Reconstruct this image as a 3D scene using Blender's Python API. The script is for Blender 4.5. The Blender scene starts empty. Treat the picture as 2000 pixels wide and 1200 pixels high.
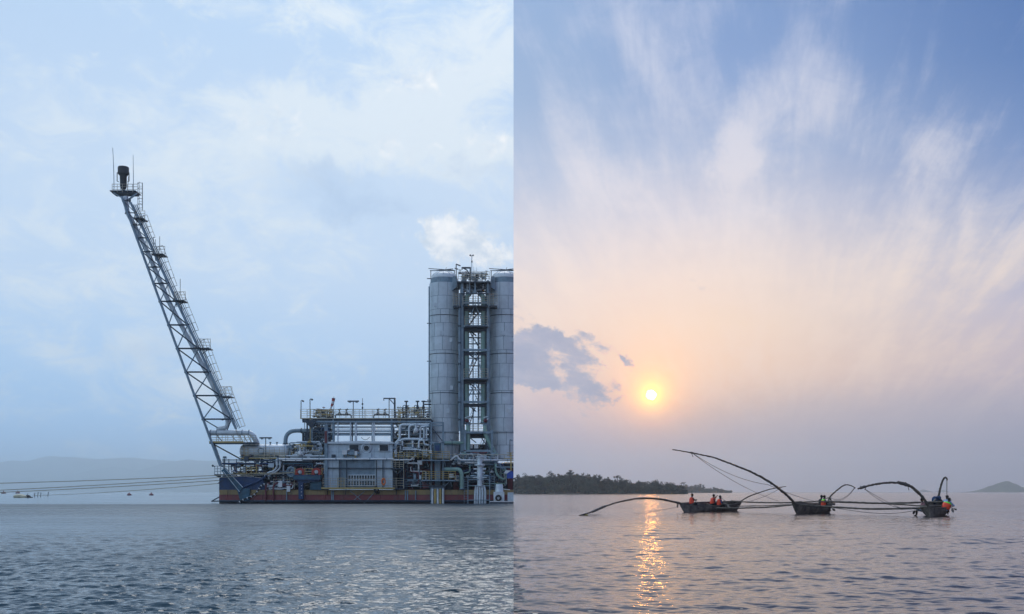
import bpy, bmesh, math, random
import numpy as np
from mathutils import Vector, Matrix

# ------------------------------------------------------------------ camera, sky, sun, exposure
SC = bpy.context.scene
COL = SC.collection
FPX, CX, HY, CH = 2000.0, 1003.0, 961.0, 1.6      # focal length and horizon of the picture, eye height (m)
R = math.radians
cam_d = bpy.data.cameras.new("camera"); cam = bpy.data.objects.new("camera", cam_d); COL.objects.link(cam)
cam.location = (0, 0, CH); cam.rotation_euler = (R(90), 0, 0)
cam_d.sensor_fit = 'HORIZONTAL'; cam_d.sensor_width = 36; cam_d.lens = 36.0
cam_d.shift_x = -3/2000; cam_d.shift_y = 361/2000
cam_d.clip_start = 0.1; cam_d.clip_end = 60000
SC.camera = cam
SC.view_settings.view_transform = 'Standard'; SC.view_settings.look = 'None'
SC.view_settings.exposure = 0.0; SC.view_settings.gamma = 1.0
try: SC.view_settings.use_curve_mapping = False
except Exception: pass
SC.cycles.use_denoising = True
try:
    SC.cycles.denoiser = 'OPENIMAGEDENOISE'; SC.cycles.denoising_input_passes = 'RGB_ALBEDO_NORMAL'
except Exception: pass
SC.cycles.max_bounces = 6; SC.cycles.diffuse_bounces = 3; SC.cycles.glossy_bounces = 3; SC.cycles.volume_bounces = 3
SC.cycles.sample_clamp_indirect = 6.0
SC.cycles.caustics_reflective = False; SC.cycles.caustics_refractive = False

def lin(c):
    return tuple((x/255/12.92 if x/255 <= .04045 else ((x/255+.055)/1.055)**2.4) for x in c)

class NG:
    """expression helper over a node tree"""
    def __init__(s, nt): s.nt = nt; nt.nodes.clear()
    def node(s, t, **kw):
        n = s.nt.nodes.new(t)
        for k, v in kw.items(): setattr(n, k, v)
        return n
    def put(s, sock, v):
        if hasattr(v, 'is_output') or isinstance(v, bpy.types.NodeSocket): s.nt.links.new(v, sock)
        elif v is not None: sock.default_value = v
    def m(s, op, a, b=None, c=None, clamp=False):
        n = s.node('ShaderNodeMath', operation=op); n.use_clamp = clamp
        s.put(n.inputs[0], a)
        if b is not None: s.put(n.inputs[1], b)
        if c is not None: s.put(n.inputs[2], c)
        return n.outputs[0]
    def add(s, a, b): return s.m('ADD', a, b)
    def sub(s, a, b): return s.m('SUBTRACT', a, b)
    def mul(s, a, b): return s.m('MULTIPLY', a, b)
    def sstep(s, v, lo, hi, t0=0.0, t1=1.0):
        n = s.node('ShaderNodeMapRange', interpolation_type='SMOOTHSTEP')
        s.put(n.inputs[0], v); s.put(n.inputs[1], lo); s.put(n.inputs[2], hi); s.put(n.inputs[3], t0); s.put(n.inputs[4], t1)
        return n.outputs[0]
    def lstep(s, v, lo, hi, t0=0.0, t1=1.0):
        n = s.node('ShaderNodeMapRange'); n.clamp = True
        s.put(n.inputs[0], v); s.put(n.inputs[1], lo); s.put(n.inputs[2], hi); s.put(n.inputs[3], t0); s.put(n.inputs[4], t1)
        return n.outputs[0]
    def xyz(s, x, y, z=0.0):
        n = s.node('ShaderNodeCombineXYZ'); s.put(n.inputs[0], x); s.put(n.inputs[1], y); s.put(n.inputs[2], z); return n.outputs[0]
    def vm(s, op, a, b=None, scale=None):
        n = s.node('ShaderNodeVectorMath', operation=op); s.put(n.inputs[0], a)
        if b is not None: s.put(n.inputs[1], b)
        if scale is not None: s.put(n.inputs['Scale'], scale)
        return n.outputs['Value'] if op in ('DOT_PRODUCT', 'LENGTH') else n.outputs[0]
    def noise(s, vec, scale, detail=4.0, rough=.5, dist=0.0, lac=2.0, col=False):
        n = s.node('ShaderNodeTexNoise'); s.put(n.inputs['Vector'], vec); s.put(n.inputs['Scale'], scale)
        s.put(n.inputs['Detail'], detail); s.put(n.inputs['Roughness'], rough); s.put(n.inputs['Distortion'], dist); s.put(n.inputs['Lacunarity'], lac)
        return n.outputs['Color'] if col else n.outputs['Fac']
    def mix(s, f, a, b, mode='MIX'):
        n = s.node('ShaderNodeMix', data_type='RGBA', blend_type=mode); n.clamp_factor = True
        s.put(n.inputs[0], f)
        for sock, v in ((n.inputs[6], a), (n.inputs[7], b)):
            s.put(sock, (*v, 1.0) if isinstance(v, tuple) and len(v) == 3 else v)
        return n.outputs[2]
    def ramp(s, f, stops, interp='LINEAR'):
        n = s.node('ShaderNodeValToRGB'); cr = n.color_ramp; cr.interpolation = interp
        while len(cr.elements) > 1: cr.elements.remove(cr.elements[-1])
        for i, (p, c) in enumerate(stops):
            e = cr.elements[0] if i == 0 else cr.elements.new(p)
            e.position = p; e.color = (*c, 1.0)
        s.put(n.inputs[0], f)
        return n.outputs[0]

# pixel of the photograph -> azimuth, elevation
def AE(px, py):
    u, v = (px-CX)/FPX, (HY-py)/FPX
    return math.atan(u), math.atan2(v, math.sqrt(1+u*u))

world = bpy.data.worlds.new("World"); SC.world = world; world.use_nodes = True
g = NG(world.node_tree)
tc = g.node('ShaderNodeTexCoord').outputs['Generated']
dirv = g.vm('NORMALIZE', tc)
sep = g.node('ShaderNodeSeparateXYZ'); g.put(sep.inputs[0], dirv)
dx, dy, dz = sep.outputs
az = g.m('ARCTAN2', dx, dy); el = g.m('ARCSINE', dz)
elc = g.m('MAXIMUM', el, 0.0)
ae = g.xyz(az, el, 0.0)
# wobble of cloud outlines
wob = g.vm('SCALE', g.vm('SUBTRACT', g.noise(ae, 26.0, 7.0, .66, col=True), (.5, .5, .5)), scale=.060)
wsep = g.node('ShaderNodeSeparateXYZ'); g.put(wsep.inputs[0], g.vm('ADD', ae, wob))
waz, wel = wsep.outputs[0], wsep.outputs[1]

def blob(px, py, rx, ry, rot=0.0, w=1.0, warped=True):
    a0, e0 = AE(px, py); A, E = (waz, wel) if warped else (az, el)
    u, v = g.sub(A, a0), g.sub(E, e0)
    c, s_ = math.cos(rot), math.sin(rot)
    p = g.add(g.mul(u, c*FPX/rx), g.mul(v, s_*FPX/rx)); q = g.add(g.mul(u, -s_*FPX/ry), g.mul(v, c*FPX/ry))
    r2 = g.add(g.mul(p, p), g.mul(q, q))
    return g.mul(g.m('EXPONENT', g.mul(r2, -1.0)), w)
def total(bl):
    t = bl[0]
    for b in bl[1:]: t = g.add(t, b)
    return t
def elramp(stops):          # stops: (elevation in degrees, sRGB)
    return g.ramp(g.m('DIVIDE', elc, R(90)), [(a/90, lin(c)) for a, c in stops])

# cloud sheet coordinates (a level layer seen in perspective)
zz = g.add(g.m('MAXIMUM', dz, 0.0), .13)
sx, sy = g.m('DIVIDE', dx, zz), g.m('DIVIDE', dy, zz)
sheet = g.xyz(sx, sy, 0.0)

# --- the day sky (left of the dividing line)
DAY = elramp([(0, (146, 198, 253)), (2.5, (156, 203, 251)), (6, (174, 210, 247)), (11, (196, 219, 245)), (17, (199, 220, 244)), (22, (188, 213, 242)), (27, (178, 208, 241)), (60, (172, 204, 238)), (90, (168, 200, 236))])
n_big = g.noise(g.xyz(g.mul(sx, 1.0), g.mul(sy, .55), 3.0), 1.25, 7.0, .56, .35)
n_fine = g.noise(g.xyz(az, g.mul(el, 1.7), 1.0), 17.0, 9.0, .66, .5)
cover = total([blob(700, 250, 330, 75, .12, .26), blob(880, 170, 190, 90, .3, .22), blob(960, 300, 160, 60, 0, .26), blob(1000, 60, 330, 90, .2, .20), blob(620, 35, 130, 25, 0, .14),
               blob(300, 560, 260, 90, .1, .12), blob(110, 580, 200, 120, 0, .14), blob(520, 480, 200, 60, .2, .10), blob(85, 135, 110, 26, -.35, .10),
               blob(740, 400, 170, 45, -.1, -.2), blob(960, 225, 90, 45, .3, -.16), blob(560, 110, 220, 60, 0, -.16), blob(150, 60, 240, 90, 0, -.22)])
cm = g.sstep(g.add(g.add(n_big, g.mul(g.sub(n_fine, .5), 1.0)), cover), .44, .84)
DAYC = g.mix(g.mul(cm, .95), DAY, lin((224, 235, 244)))
n_puff = g.noise(g.xyz(az, g.mul(el, 1.15), 7.0), 52.0, 10.0, .66, .35)
puffs = total([blob(885, 464, 52, 36, 0, 1.3), blob(925, 488, 48, 30, 0, 1.1), blob(860, 455, 26, 20, 0, .5), blob(985, 492, 40, 24, 0, .7), blob(862, 480, 26, 30, 0, .6), blob(815, 158, 78, 22, .1, .62), blob(850, 185, 30, 24, 0, .5), blob(975, 285, 80, 26, 0, .66), blob(760, 300, 75, 30, .2, .46),
               blob(520, 235, 90, 16, .1, .40), blob(945, 128, 30, 12, 0, .42), blob(560, 265, 70, 26, 0, .36), blob(215, 455, 40, 22, .3, .30), blob(100, 770, 40, 24, 0, .22), blob(600, 600, 70, 30, .2, .26)])
pm = g.sstep(g.add(puffs, g.mul(g.sub(n_puff, .5), 2.6)), .22, 1.15)
DAYC = g.mix(g.mul(pm, .97), DAYC, g.mix(g.sstep(g.noise(g.xyz(az, g.mul(el, 1.2), 4.0), 38.0, 9.0, .62), .32, .68), lin((205, 219, 234)), lin((255, 255, 255))))
shade = g.sstep(g.add(total([blob(690, 395, 150, 45, -.1, .7), blob(880, 505, 60, 14, 0, .35), blob(965, 330, 120, 22, 0, .5), blob(640, 330, 130, 22, 0, .4), blob(300, 690, 260, 40, 0, .35)]), g.mul(g.sub(n_fine, .5), 1.3)), .12, 1.0)
DAYC = g.mix(g.mul(shade, .75), DAYC, lin((170, 196, 228)))

# --- the dusk sky (right of the dividing line)
DL = elramp([(0, (148, 140, 172)), (1.2, (152, 144, 174)), (3, (178, 166, 188)), (4.6, (212, 190, 196)), (6.5, (238, 210, 198)), (9.5, (246, 222, 205)), (12.5, (226, 218, 220)), (17, (178, 194, 220)), (21, (142, 170, 208)), (26, (126, 158, 203)), (45, (122, 154, 200)), (90, (116, 148, 196))])
DM = elramp([(0, (148, 138, 164)), (1.2, (152, 142, 168)), (3, (166, 154, 170)), (4.6, (218, 188, 172)), (6.5, (252, 216, 184)), (9, (253, 228, 202)), (12, (238, 224, 216)), (15, (200, 204, 220)), (18, (158, 180, 214)), (22, (122, 154, 203)), (26, (100, 137, 192)), (45, (104, 140, 192)), (90, (108, 142, 192))])
DR = elramp([(0, (136, 124, 154)), (1.2, (138, 130, 160)), (3, (156, 150, 176)), (5, (192, 176, 190)), (7, (214, 196, 200)), (9.5, (200, 194, 210)), (13, (154, 170, 206)), (17, (112, 143, 194)), (21, (78, 119, 179)), (26, (62, 104, 168)), (45, (70, 108, 168)), (90, (90, 124, 180))])
DUSK = g.mix(g.sstep(az, 0.02, .20), DL, DM)
DUSK = g.mix(g.sstep(az, .20, .50), DUSK, DR)
# sun and its glow
SUN_AZ, SUN_EL = AE(1272, 772)
sdir = Vector((math.sin(SUN_AZ)*math.cos(SUN_EL), math.cos(SUN_AZ)*math.cos(SUN_EL), math.sin(SUN_EL)))
ang0 = g.m('ARCCOSINE', g.m('MINIMUM', g.vm('DOT_PRODUCT', dirv, tuple(sdir)), .9999999))
ang = g.add(ang0, g.mul(g.sub(g.noise(ae, 260.0, 4.0, .6), .5), .0042))
def glow(width, power, rgb):
    f = g.m('EXPONENT', g.mul(g.m('POWER', g.mul(ang, 1/width), power), -1.0))
    return g.vm('SCALE', tuple(rgb), scale=f)
def glow0(width, power, rgb):
    f = g.m('EXPONENT', g.mul(g.m('POWER', g.mul(ang0, 1/width), power), -1.0))
    return g.vm('SCALE', tuple(rgb), scale=f)
# cirrus, drawn out along parallel lines that meet on the horizon to the right of the sun
ca, sa = math.cos(R(13)), math.sin(R(13))
al = g.add(g.mul(sx, sa), g.mul(sy, ca)); ac = g.sub(g.mul(sx, ca), g.mul(sy, sa))
n_c1 = g.noise(g.xyz(g.mul(ac, 2.0), g.mul(al, .50), 1.7), 1.0, 5.0, .55, .5)
n_c2 = g.noise(g.xyz(g.mul(ac, 6.5), g.mul(al, .80), 5.1), 1.0, 6.0, .6, .7)
n_c4 = g.noise(g.xyz(g.mul(ac, 19.0), g.mul(al, 2.4), 8.3), 1.0, 6.0, .62, .6)
n_c3 = g.noise(g.xyz(g.mul(ac, 2.0), g.mul(al, 1.3), 9.0), 4.2, 9.0, .68, .5)
cpos = total([blob(1480, 230, 55, 110, -.35, .34), blob(1440, 310, 50, 45, 0, .36), blob(1460, 420, 75, 90, .2, .24), blob(1150, 330, 150, 60, -.5, .24), blob(1790, 285, 60, 45, -.4, .26), blob(1890, 270, 90, 26, .6, .16), blob(1590, 130, 46, 90, .5, .18), blob(1260, 100, 120, 50, -.75, .20), blob(1130, 60, 40, 60, -.5, .16),
              blob(1380, 500, 260, 70, .1, .14), blob(1730, 545, 200, 70, .45, .18), blob(1080, 460, 170, 90, -.4, .16),
              blob(1375, 110, 70, 60, 0, -.16), blob(1680, 60, 160, 60, 0, -.16), blob(1650, 330, 110, 70, 0, -.12), blob(1960, 100, 120, 120, 0, -.14), blob(1560, 440, 60, 50, 0, -.1), blob(1040, 150, 60, 70, 0, -.1)])
streak = g.add(g.mul(n_c2, .66), g.mul(n_c4, .34))
cs = g.add(g.add(g.mul(n_c1, .55), g.mul(g.sub(streak, .5), 1.25)), g.add(g.mul(cpos, .8), g.mul(g.sub(n_c3, .5), .42)))
ci = g.sstep(g.add(cs, g.mul(g.sstep(elc, .36, .15), .16)), .20, .78)
ccol = g.ramp(g.m('DIVIDE', elc, R(30)), [(0, lin((226, 208, 206))), (.24, lin((254, 228, 206))), (.38, lin((250, 232, 218))), (.5, lin((230, 226, 231))), (.7, lin((214, 216, 230))), (.85, lin((200, 206, 226))), (1, lin((184, 195, 222)))])
DUSKC = g.mix(g.mul(g.mul(ci, .90), g.sstep(el, .02, .13)), DUSK, ccol)
DUSKC = g.vm('ADD', DUSKC, glow0(.16, 1.6, (.22, .06, -.02)))
# low bank of haze cloud right of the sun
bank = g.mul(g.sstep(g.add(wel, g.mul(az, -.03)), .098, .062), g.sstep(az, .12, .26))
DUSKC = g.mix(g.mul(bank, .35), DUSKC, lin((186, 180, 190)))
DUSKC = g.vm('ADD', DUSKC, glow(.0088, 1.25, (3.2, 1.7, .10)))
DUSKC = g.vm('ADD', DUSKC, glow(.05, 1.1, (.30, .10, -.08)))
DUSKC = g.vm('ADD', DUSKC, glow(.020, 1.1, (1.5, .42, -.16)))
# dark little cumulus left of the sun
n_d = g.noise(g.xyz(g.add(az, g.mul(el, .5)), g.mul(el, 1.7), 2.2), 38.0, 9.0, .60, .3)
dk = total([blob(1050, 660, 38, 26, 0, .95), blob(1010, 690, 50, 30, 0, .95), blob(1025, 725, 60, 26, .1, .8), blob(1085, 675, 24, 26, -.4, .5), blob(1135, 695, 38, 26, -.5, .98), blob(1110, 655, 24, 16, -.3, .8), blob(1160, 660, 30, 15, -.5, .8), blob(1215, 690, 24, 12, -.45, .85), blob(1120, 735, 52, 24, -.2, .9), blob(1060, 745, 60, 16, -.2, .75), blob(1165, 755, 34, 14, -.3, .5), blob(1205, 762, 16, 9, -.4, .7), blob(1003, 628, 18, 12, 0, .7), blob(1030, 610, 22, 7, -.5, .55), blob(1195, 790, 50, 8, 0, .5), blob(1135, 795, 40, 14, -.3, .4), blob(1098, 712, 13, 20, .6, -.25), blob(1180, 715, 30, 7, -.5, .4), blob(1150, 775, 34, 8, -.4, .5), blob(1230, 705, 16, 6, -.6, .5)])
dm = g.sstep(g.add(dk, g.mul(g.sub(n_d, .5), 2.1)), .34, 1.0)
DUSKC = g.mix(g.mul(dm, .92), DUSKC, g.mix(g.sstep(n_d, .35, .7), lin((176, 174, 194)), lin((146, 154, 184))))
disc = g.sstep(ang, .0054, .0030)
DUSKC = g.vm('ADD', DUSKC, g.vm('SCALE', (110.0, 42.0, 8.0), scale=disc))
day_on = g.m('LESS_THAN', dx, 0.0)
SKY = g.mix(day_on, DUSKC, DAYC)
bg = g.node('ShaderNodeBackground'); g.put(bg.inputs[0], SKY); bg.inputs[1].default_value = 1.0
g.nt.links.new(bg.outputs[0], g.node('ShaderNodeOutputWorld').inputs[0])
world.cycles.sampling_method = 'MANUAL'; world.cycles.sample_map_resolution = 2048

# the veiled high sun of the day half
sl = bpy.data.lights.new("sun", 'SUN'); sl.energy = 1.5; sl.angle = R(32.0); sl.color = (1.0, .98, .95)
so = bpy.data.objects.new("sun", sl); COL.objects.link(so)
s_az, s_el = R(0.5), R(50)
so.rotation_euler = Vector((-math.sin(s_az)*math.cos(s_el), -math.cos(s_az)*math.cos(s_el), -math.sin(s_el))).to_track_quat('-Z', 'Y').to_euler()
# ------------------------------------------------------------------ helpers
rng = random.Random(7)
ORG = {}                                   # world origin of every object, by name
CUT = []                                   # platform meshes, cut where the day half ends (x = 0)
def tag(o, label=None, cat=None, group=None, kind=None):
    if label: o['label'] = label
    if cat: o['category'] = cat
    if group: o['group'] = group
    if kind: o['kind'] = kind
    return o
def thing(name, label, cat, loc, group=None):
    o = bpy.data.objects.new(name, None); COL.objects.link(o); o.location = loc; o.empty_display_size = .2
    ORG[o.name] = Vector(loc); return tag(o, label, cat, group)

class MB:
    def __init__(s): s.v = []; s.f = []; s.sm = []
    def face(s, idx, smooth=False): s.f.append(tuple(idx)); s.sm.append(smooth)
    def addv(s, p): s.v.append(tuple(p)); return len(s.v)-1
    def hexa(s, c):                        # eight corners: bottom ring then top ring
        b = [s.addv(p) for p in c]
        for q in ((3, 2, 1, 0), (4, 5, 6, 7), (0, 1, 5, 4), (1, 2, 6, 5), (2, 3, 7, 6), (3, 0, 4, 7)): s.face([b[i] for i in q])
        return s
    def box(s, x0, x1, y0, y1, z0, z1):
        return s.hexa([(x0, y0, z0), (x1, y0, z0), (x1, y1, z0), (x0, y1, z0), (x0, y0, z1), (x1, y0, z1), (x1, y1, z1), (x0, y1, z1)])
    def beam(s, p, q, w, h=None):
        p, q = Vector(p), Vector(q); h = h or w; d = (q-p).normalized()
        up = Vector((0, 0, 1)) if abs(d.z) < .95 else Vector((0, 1, 0))
        a = d.cross(up).normalized()*w/2; b = a.cross(d).normalized()*h/2
        return s.hexa([p-a-b, p+a-b, p+a+b, p-a+b, q-a-b, q+a-b, q+a+b, q-a+b])
    def ring(s, c, d, r, n, ref=None):
        d = d.normalized(); ref = ref or (Vector((0, 0, 1)) if abs(d.z) < .9 else Vector((0, 1, 0)))
        a = d.cross(ref).normalized(); b = a.cross(d)
        return [s.addv(c+(a*math.cos(2*math.pi*i/n)+b*math.sin(2*math.pi*i/n))*r) for i in range(n)]
    def path(s, pts, r, n=8, cap=True):
        pts = [Vector(p) for p in pts]; rs = r if isinstance(r, (list, tuple)) else [r]*len(pts); prev = None; ref = None
        for i, p in enumerate(pts):
            d = (pts[min(i+1, len(pts)-1)]-pts[max(i-1, 0)])
            if d.length < 1e-9: d = Vector((0, 0, 1))
            d.normalize()
            if ref is None:
                ref = Vector((0, 0, 1)) if abs(d.z) < .9 else Vector((0, 1, 0))
            else:
                ref = ref-d*ref.dot(d)
                if ref.length < 1e-4: ref = d.orthogonal()
                ref.normalize()
            k = s.ring(p, d, rs[i], n, ref)
            if prev:
                for j in range(n): s.face((prev[j], prev[(j+1) % n], k[(j+1) % n], k[j]), True)
            elif cap: s.face(list(reversed(k)))
            prev = k
        if cap: s.face(prev)
        return s
    def tube(s, p, q, r, n=8): return s.path([p, q], r, n)
    def lathe(s, c, prof, n=24, axis=(0, 0, 1), cap=True):        # prof: (radius, height along the axis)
        c, ax = Vector(c), Vector(axis).normalized(); prev = None
        for r, h in prof:
            k = s.ring(c+ax*h, ax, max(r, 1e-4), n)
            if prev:
                for j in range(n): s.face((prev[j], prev[(j+1) % n], k[(j+1) % n], k[j]), True)
            elif cap: s.face(list(reversed(k)))
            prev = k
        if cap: s.face(prev)
        return s
    def torus(s, c, axis, Rr, r, n=16, m=6, sz=1.0):
        c, ax = Vector(c), Vector(axis).normalized()
        ref = Vector((0, 0, 1)) if abs(ax.z) < .9 else Vector((0, 1, 0)); a = ax.cross(ref).normalized(); b = a.cross(ax); ks = []
        for i in range(n):
            t = 2*math.pi*i/n; e = a*math.cos(t)+b*math.sin(t)*sz
            ks.append([s.addv(c+e*Rr+(e*math.cos(2*math.pi*j/m)+ax*math.sin(2*math.pi*j/m))*r) for j in range(m)])
        for i in range(n):
            for j in range(m): s.face((ks[i][j], ks[(i+1) % n][j], ks[(i+1) % n][(j+1) % m], ks[i][(j+1) % m]), True)
        return s
    def ball(s, c, rx, ry=None, rz=None, n=10, m=7):
        ry = ry or rx; rz = rz or rx; c = Vector(c); rows = []
        for i in range(m+1):
            t = math.pi*i/m
            rows.append([s.addv(c+Vector((rx*math.sin(t)*math.cos(2*math.pi*j/n), ry*math.sin(t)*math.sin(2*math.pi*j/n), -rz*math.cos(t)))) for j in range(n)])
        for i in range(m):
            for j in range(n): s.face((rows[i][j], rows[i][(j+1) % n], rows[i+1][(j+1) % n], rows[i+1][j]), True)
        return s
    def prism(s, poly, y0, y1):            # poly in x, z
        a = [s.addv((x, y0, z)) for x, z in poly]; b = [s.addv((x, y1, z)) for x, z in poly]; n = len(poly)
        s.face(a); s.face(list(reversed(b)))
        for i in range(n): s.face((a[(i+1) % n], a[i], b[i], b[(i+1) % n]))
        return s
    def build(s, name, mat, parent=None, origin=None, cut=None):
        off = ORG[parent.name] if parent else Vector(origin or (0, 0, 0))
        me = bpy.data.meshes.new(name)
        me.from_pydata([(x-off.x, y-off.y, z-off.z) for x, y, z in s.v], [], s.f)
        me.polygons.foreach_set('use_smooth', s.sm); me.materials.append(mat); me.update()
        if any(s.sm):
            try: me.set_sharp_from_angle(angle=R(42))
            except Exception: pass
        o = bpy.data.objects.new(name, me); COL.objects.link(o)
        if parent: o.parent = parent
        else: o.location = off
        ORG[o.name] = off.copy()
        if CUTTING: CUT.append(o)
        return o
CUTTING = False
def share(src, parent, loc, rotz=0.0, name=None):
    """a copy of a mesh object that shares its mesh data, placed at a world point"""
    c = src.copy(); COL.objects.link(c); c.parent = parent; c.rotation_euler = (0, 0, rotz)
    c.location = Vector(loc)-(ORG[parent.name] if parent else Vector())
    ORG[c.name] = Vector(loc)
    if CUTTING: CUT.append(c)
    return c
def proto(name, mb, mt, parent, loc, rotz=0.0):
    """a mesh modelled round its own origin, placed at a world point under a parent; to be repeated with share()"""
    me = bpy.data.meshes.new(name); me.from_pydata(mb.v, [], mb.f); me.polygons.foreach_set('use_smooth', mb.sm); me.materials.append(mt); me.update()
    if any(mb.sm):
        try: me.set_sharp_from_angle(angle=R(42))
        except Exception: pass
    o = bpy.data.objects.new(name, me); COL.objects.link(o); o.parent = parent; o.rotation_euler = (0, 0, rotz)
    o.location = Vector(loc)-(ORG[parent.name] if parent else Vector()); ORG[o.name] = Vector(loc)
    if CUTTING: CUT.append(o)
    return o
def fillet(pts, r, n=4):
    pts = [Vector(p) for p in pts]; out = [pts[0]]
    for i in range(1, len(pts)-1):
        a, b, c = pts[i-1], pts[i], pts[i+1]; u = (a-b); v = (c-b); k = min(r, u.length*.48, v.length*.48)
        u.normalize(); v.normalize(); p, q = b+u*k, b+v*k
        for j in range(n+1):
            t = j/n; out.append(p*(1-t)**2+b*2*t*(1-t)+q*t*t)
    out.append(pts[-1]); return out
def spline(pts, n=6):
    pts = [Vector(p) for p in pts]; out = []
    for i in range(len(pts)-1):
        p0, p1, p2, p3 = pts[max(i-1, 0)], pts[i], pts[i+1], pts[min(i+2, len(pts)-1)]
        for j in range(n):
            t = j/n
            out.append(.5*((2*p1)+(p2-p0)*t+(2*p0-5*p1+4*p2-p3)*t*t+(3*p1-p0-3*p2+p3)*t**3))
    out.append(pts[-1]); return out
def sag(p, q, s_, n=14):
    p, q = Vector(p), Vector(q); return [p.lerp(q, i/n)-Vector((0, 0, s_*4*(i/n)*(1-i/n))) for i in range(n+1)]

# ------------------------------------------------------------------ materials
def mat(name, rgb, rough=.5, metal=0.0, var=.18, grime=(0, (0, 0, 0)), scale=1.2, bump=0.0, spec=.5, tint=0.0):
    m = bpy.data.materials.new(name); m.use_nodes = True; q = NG(m.node_tree)
    pos = q.node('ShaderNodeNewGeometry').outputs['Position']
    n1 = q.noise(pos, scale, 6.0, .6)
    c = q.mix(q.sstep(n1, .3, .7), tuple(x*(1-var) for x in rgb), tuple(min(1, x*(1+var)) for x in rgb))
    if grime[0]:
        st = q.noise(q.vm('MULTIPLY', pos, (3.0, 3.0, .35)), 1.6, 7.0, .65)
        c = q.mix(q.mul(q.sstep(st, .52, .74), grime[0]), c, tuple(grime[1]))
    if tint:
        rnd = q.node('ShaderNodeObjectInfo').outputs['Random']
        c = q.mix(1.0, c, q.mix(rnd, (1-tint,)*3, (1+tint,)*3), 'MULTIPLY')
    b = q.node('ShaderNodeBsdfPrincipled'); q.put(b.inputs['Base Color'], c); b.inputs['Metallic'].default_value = metal
    q.put(b.inputs['Roughness'], q.lstep(n1, .2, .8, max(.05, rough-.1), min(1, rough+.12)))
    b.inputs['Specular IOR Level'].default_value = spec
    if bump:
        bn = q.node('ShaderNodeBump'); bn.inputs['Strength'].default_value = bump; bn.inputs['Distance'].default_value = .02
        q.put(bn.inputs['Height'], q.noise(pos, scale*8, 5.0, .6)); q.put(b.inputs['Normal'], bn.outputs[0])
    q.nt.links.new(b.outputs[0], q.node('ShaderNodeOutputMaterial').inputs[0])
    return m

# ------------------------------------------------------------------ the lake: one sheet under the day sky, one under the dusk sky
def water_mat(name, base, rough, rough_far, bumps, wind=None, far_gain=3.0):
    m = bpy.data.materials.new(name); m.use_nodes = True; q = NG(m.node_tree)
    pos = q.node('ShaderNodeNewGeometry').outputs['Position']
    b = q.node('ShaderNodeBsdfPrincipled'); b.inputs['Base Color'].default_value = (*base, 1)
    b.inputs['IOR'].default_value = 1.333; b.inputs['Specular IOR Level'].default_value = .37
    h = None
    for sc_, stretch, amp, det in bumps:
        n = q.mul(q.noise(q.vm('MULTIPLY', pos, (stretch, 1.0, 1.0)), sc_, det, .55, .2), amp)
        h = n if h is None else q.add(h, n)
    sp = q.node('ShaderNodeSeparateXYZ'); q.put(sp.inputs[0], pos)
    s_ = q.lstep(sp.outputs[1], 14, 80, 1.0, far_gain)
    rr = q.lstep(sp.outputs[1], 13, 110, rough, rough_far)
    rr = q.mul(rr, q.sstep(q.noise(q.vm('MULTIPLY', pos, (.25, 1.0, 1.0)), .16, 5.0, .6), .3, .7, .75, 1.15))
    if wind:
        y1, calm = wind
        edge = q.add(sp.outputs[1], q.mul(q.sub(q.noise(pos, .11, 4.0), .5), 8.0))
        s_ = q.mul(s_, q.sstep(edge, y1-3, y1+5, 1.0, calm))
        patch = q.sstep(q.noise(q.vm('MULTIPLY', pos, (.35, 1.0, 1.0)), .07, 3.0), .3, .7, .55, 1.15)
        s_ = q.mul(s_, patch); rr = q.mul(rr, q.sstep(edge, y1-2, y1+4, 1.0, .38))
    bn = q.node('ShaderNodeBump'); q.put(b.inputs['Roughness'], rr); q.put(bn.inputs['Strength'], 1.0); bn.inputs['Distance'].default_value = 1.0
    q.put(bn.inputs['Height'], q.mul(h, s_)); q.put(b.inputs['Normal'], bn.outputs[0])
    q.nt.links.new(b.outputs[0], q.node('ShaderNodeOutputMaterial').inputs[0])
    return m

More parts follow.
